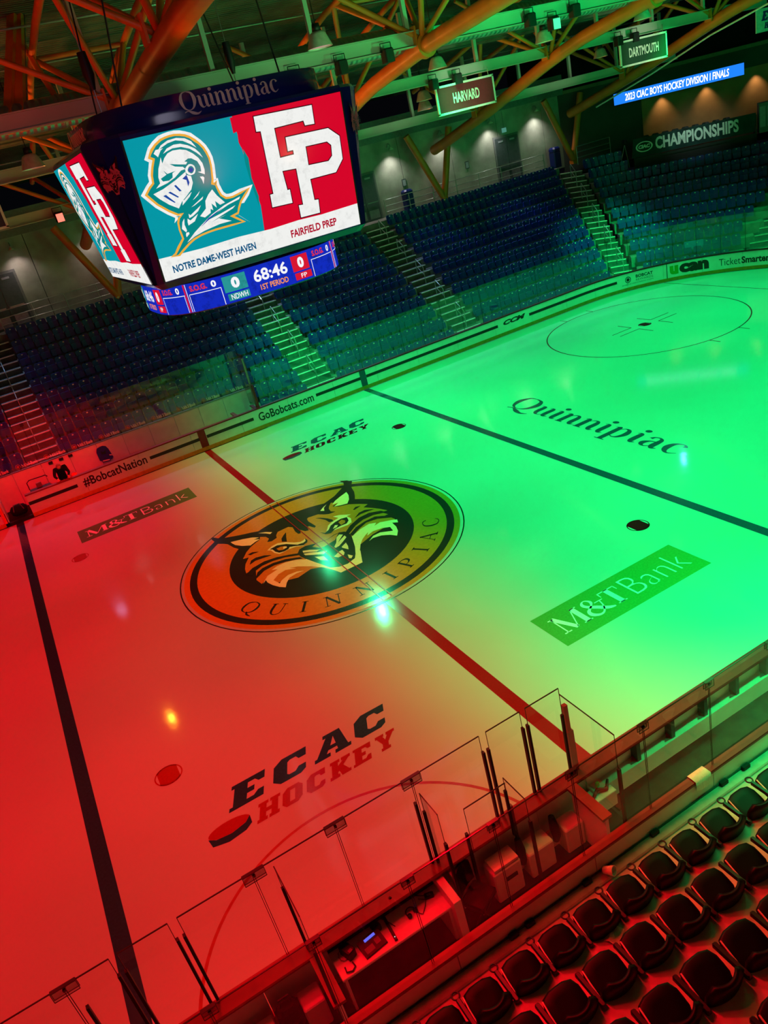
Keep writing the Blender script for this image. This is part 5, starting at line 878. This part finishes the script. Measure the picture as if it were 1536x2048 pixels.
t = thing('desk_phone', 'black handset box standing behind the control console', 'phone', (-4.76, -12.9, .75), .2); MB().bev(-.06, .06, -.08, .08, 0, .1, .02).obj('casing', 'black', t); MB().tube([(.05, .02, .1), (.12, .0, .08), (.18, -.1, .01), (.2, -.2, .01)], .007, 5).obj('cord', 'black', t)
t = thing('phone_handset', 'black horn loop hung on the boards above the table', 'handset', (-4.42, -12.86, .95)); MB().tube([(-.05, .0, -.12), (-.07, .0, .05), (0, 0, .12), (.07, 0, .05), (.05, 0, -.12)], .025, 8).obj('loop', 'black', t)
t = thing('black_stick', 'flat black bar lying across the scorer table', 'bar', (-4.6, -13.01, .755), -.05); MB().bev(-.022, .022, -.25, .25, 0, .03, .006).obj('bar_body', 'black', t); MB().lathe([(0, .031), (.008, .031)], (0, -.2, 0), 8).obj('lamp_dot', glow('dot_white', (255, 255, 255), 1), t)
t = thing('headphones', 'black headphones lying on the scorer table', 'headphones', (-4.23, -13.02, .765), .3); MB().tube([(.075*math.cos(a*PI/9), .085*math.sin(a*PI/9), .01) for a in range(-1, 12)], .009, 6).obj('headband', 'black', t)
for s in (-1, 1): MB().lathe([(0, 0), (.035, 0), (.035, .03), (0, .035)], (s*.06, -.03, 0), 10).obj('ear_cup', 'black', t)
MB().tube([(.05, -.06, .0), (.08, -.16, .0), (.2, -.1, .0), (.28, -.04, .0), (.22, .06, .0)], .006, 5).obj('cord', 'black', t)
t = thing('small_black_box', 'small black box with white label at the right end of table', 'box', (-3.88, -12.95, .75), -.3); MB().bev(-.07, .07, -.045, .045, 0, .04, .01).obj('casing', 'black', t); MB().box(-.03, .03, -.02, .015, .04, .042).obj('label', 'grey', t); MB().tube([(-.07, .02, .02), (-.16, .06, .01), (-.24, .1, .01)], .006, 5).obj('cord', 'black', t)
t = thing('black_chair', 'black chair right of the scorer table by the penalty box', 'chair', (-3.22, -13.2, 0), .5); MB().bev(-.22, .22, -.2, .2, .42, .5, .03).obj('seat', 'seatblack', t); b_ = MB(); arcplate(b_, .42, .55, .98, .2, .04, .04, .1, 0, 3); b_.obj('backrest', 'seatblack', t); MB().tube([(0, 0, .05), (0, 0, .42)], .03, 8).obj('column', 'metal', t)
for a in range(4): MB().tube([(0, 0, .08), (.24*math.cos(a*PI/2), .24*math.sin(a*PI/2), .03)], .02, 6).obj('leg', 'black', t)
# left penalty box
bx = thing('storage_box', 'white box in the left penalty box beside the scorer table', 'box', (-5.95, -13.0, .05)); MB().bev(-.16, .16, -.22, .1, 0, .5, .02).obj('box_body', 'board', bx)
t = thing('backpack', 'black backpack hanging behind the boards in the left penalty box', 'bag', (-6.28, -13.08, .3)); MB().bev(-.17, .17, -.12, .1, 0, .42, .06).obj('bag_body', 'jacket', t); MB().bev(-.12, .12, -.17, -.1, .03, .22, .03).obj('front_pocket', 'jacket', t); MB().tube([(-.08, .0, .42), (-.07, .02, .54), (.07, .02, .54), (.08, .0, .42)], .015, 5).obj('strap', 'black', t)
bx = thing('storage_box', 'long white box in the left penalty box behind the backpack', 'box', (-6.8, -13.0, .05)); MB().bev(-.34, .3, -.22, .1, 0, .45, .02).obj('box_body', 'board', bx)
t = thing('tangled_gear', 'dark tangle of straps and bottles on the left box floor', 'gear', (-7.15, -13.1, .3)); MB().tube([(.16*math.cos(a), .1*math.sin(a*1.7), .05+.03*math.sin(a*2.3)) for a in [i*.5 for i in range(26)]], .02, 5).obj('straps', 'black', t)
tag(t, None, None)
# ---- near stand
ns = struct('floor_near_stand')
NY = lambda k: -15.17-.92*(k-1); NZ = lambda k: .65+.59*(k-1)
for k in range(1, 9): MB().box(-18, 18, NY(k)-.2, NY(k)+(.95 if k > 1 else .97), NZ(k)-.62 if k > 1 else -.01, NZ(k)).obj('terrace_tier', 'nearfloor', ns)
def near_seat():
    b_ = MB(); arcplate(b_, .50, .38, .84, -.02, -.07, .05, -.12, 0, 8, .09); b_.v = [(x, y, z) for x, y, z in b_.v]; b_.sm = [True]*len(b_.f)
    # seat pan: rounded slab tilted up
    p_ = MB(); n = 16; rim = []
    for i in range(n):
        a = 2*PI*i/n; c, s_ = math.cos(a), math.sin(a); r = 1/((abs(c)**3.6+abs(s_)**3.6)**(1/3.6)); rim.append((c*r, s_*r))
    def P(u, v, h): y = .26+v*.2; return (u*.247, y+.02*h, .46+.36*(y-.06)+h*.7)
    lv = [(.9, -.05), (1, -.02), (1, .02), (.86, .05), (.45, .055)]
    vs = [P(u*q, v*q, h) for q, h in lv for u, v in rim]; fs = [(k*n+i, k*n+(i+1) % n, (k+1)*n+(i+1) % n, (k+1)*n+i) for k in range(len(lv)-1) for i in range(n)]
    p_.add(vs, fs, 0, True); p_.add([vs[i] for i in range(n)], [tuple(range(n))[::-1]]); p_.add(vs[-n:], [tuple(range(n))], 0, True)
    leg = MB().box(-.3, -.26, -.02, .06, 0, .62).box(-.3, -.26, -.06, .3, 0, .03)
    arm = MB().bev(-.318, -.256, -.04, .42, .61, .66, .014)
    hold = MB().tube([(-.287+.05*math.cos(2*PI*i/14), .46+.05*math.sin(2*PI*i/14), .645) for i in range(14)], .012, 6, 0, False, True)
    rear = MB().tube([(-.287+.05*math.cos(2*PI*i/14), -.16+.05*math.sin(2*PI*i/14), .56) for i in range(14)], .012, 6, 0, False, True).lathe([(.045, .56), (.035, .45), (0, .45)], (-.287, -.16, 0), 12)
    strip_ = MB().tube([(-.236, .1, .56), (-.24, .24, .63), (-.228, .38, .67)], .010, 5)  # pale strip stands in for lit floor showing between pan and armrest
    return [('backrest', b_.mesh('backrest', 'seatblack')), ('seat_pan', p_.mesh('seat_pan', 'seatblack')), ('leg', leg.mesh('leg', 'armblack')), ('armrest', arm.mesh('armrest', 'armblack')), ('rear_cup_holder', rear.mesh('rear_cup_holder', 'armblack')), ('gap_light_strip', strip_.mesh('gap_light_strip', 'nosing')), ('front_cup_holder', hold.mesh('front_cup_holder', 'armblack'))]
NS = near_seat()
for k in range(1, 9):
    i = 0; cand = []
    for j in range(-22, 22):
        x = .14+.575*j+.2875; u, v, d = project((x, NY(k), NZ(k)+.6))
        if d > 1 and -120 < u < 1650 and -200 < v < 2180: cand.append(x)
    for i, x in enumerate(sorted(cand, reverse=True)):
        t = thing('arena_seat', 'black padded arena seat, %s from the right in the %s near row' % (ordn(i+1), ordn(k)), 'seat', (x, NY(k), NZ(k)), 0, 'black padded seats in the near stand')
        for n_, me in NS:
            if n_ == 'front_cup_holder' and k > 1: continue
            ob(n_, me, t)
# hall shell beyond the stands
sh = struct('wall_left'); MB().box(-31.4, -31.2, -34, 26, -.1, 14).obj('wall_panel', 'wall', sh)
sh = struct('wall_right'); MB().box(47, 47.2, -34, 10, -.1, 14).obj('wall_panel', 'curtain', sh)
sh = struct('wall_near'); MB().box(-31, 47, -33, -32.8, -.1, 14).obj('wall_panel', 'wall', sh)
sh = struct('floor_slab'); MB().box(-31, 47, -33, 26, -.4, -.06).obj('slab', 'concrete', sh)
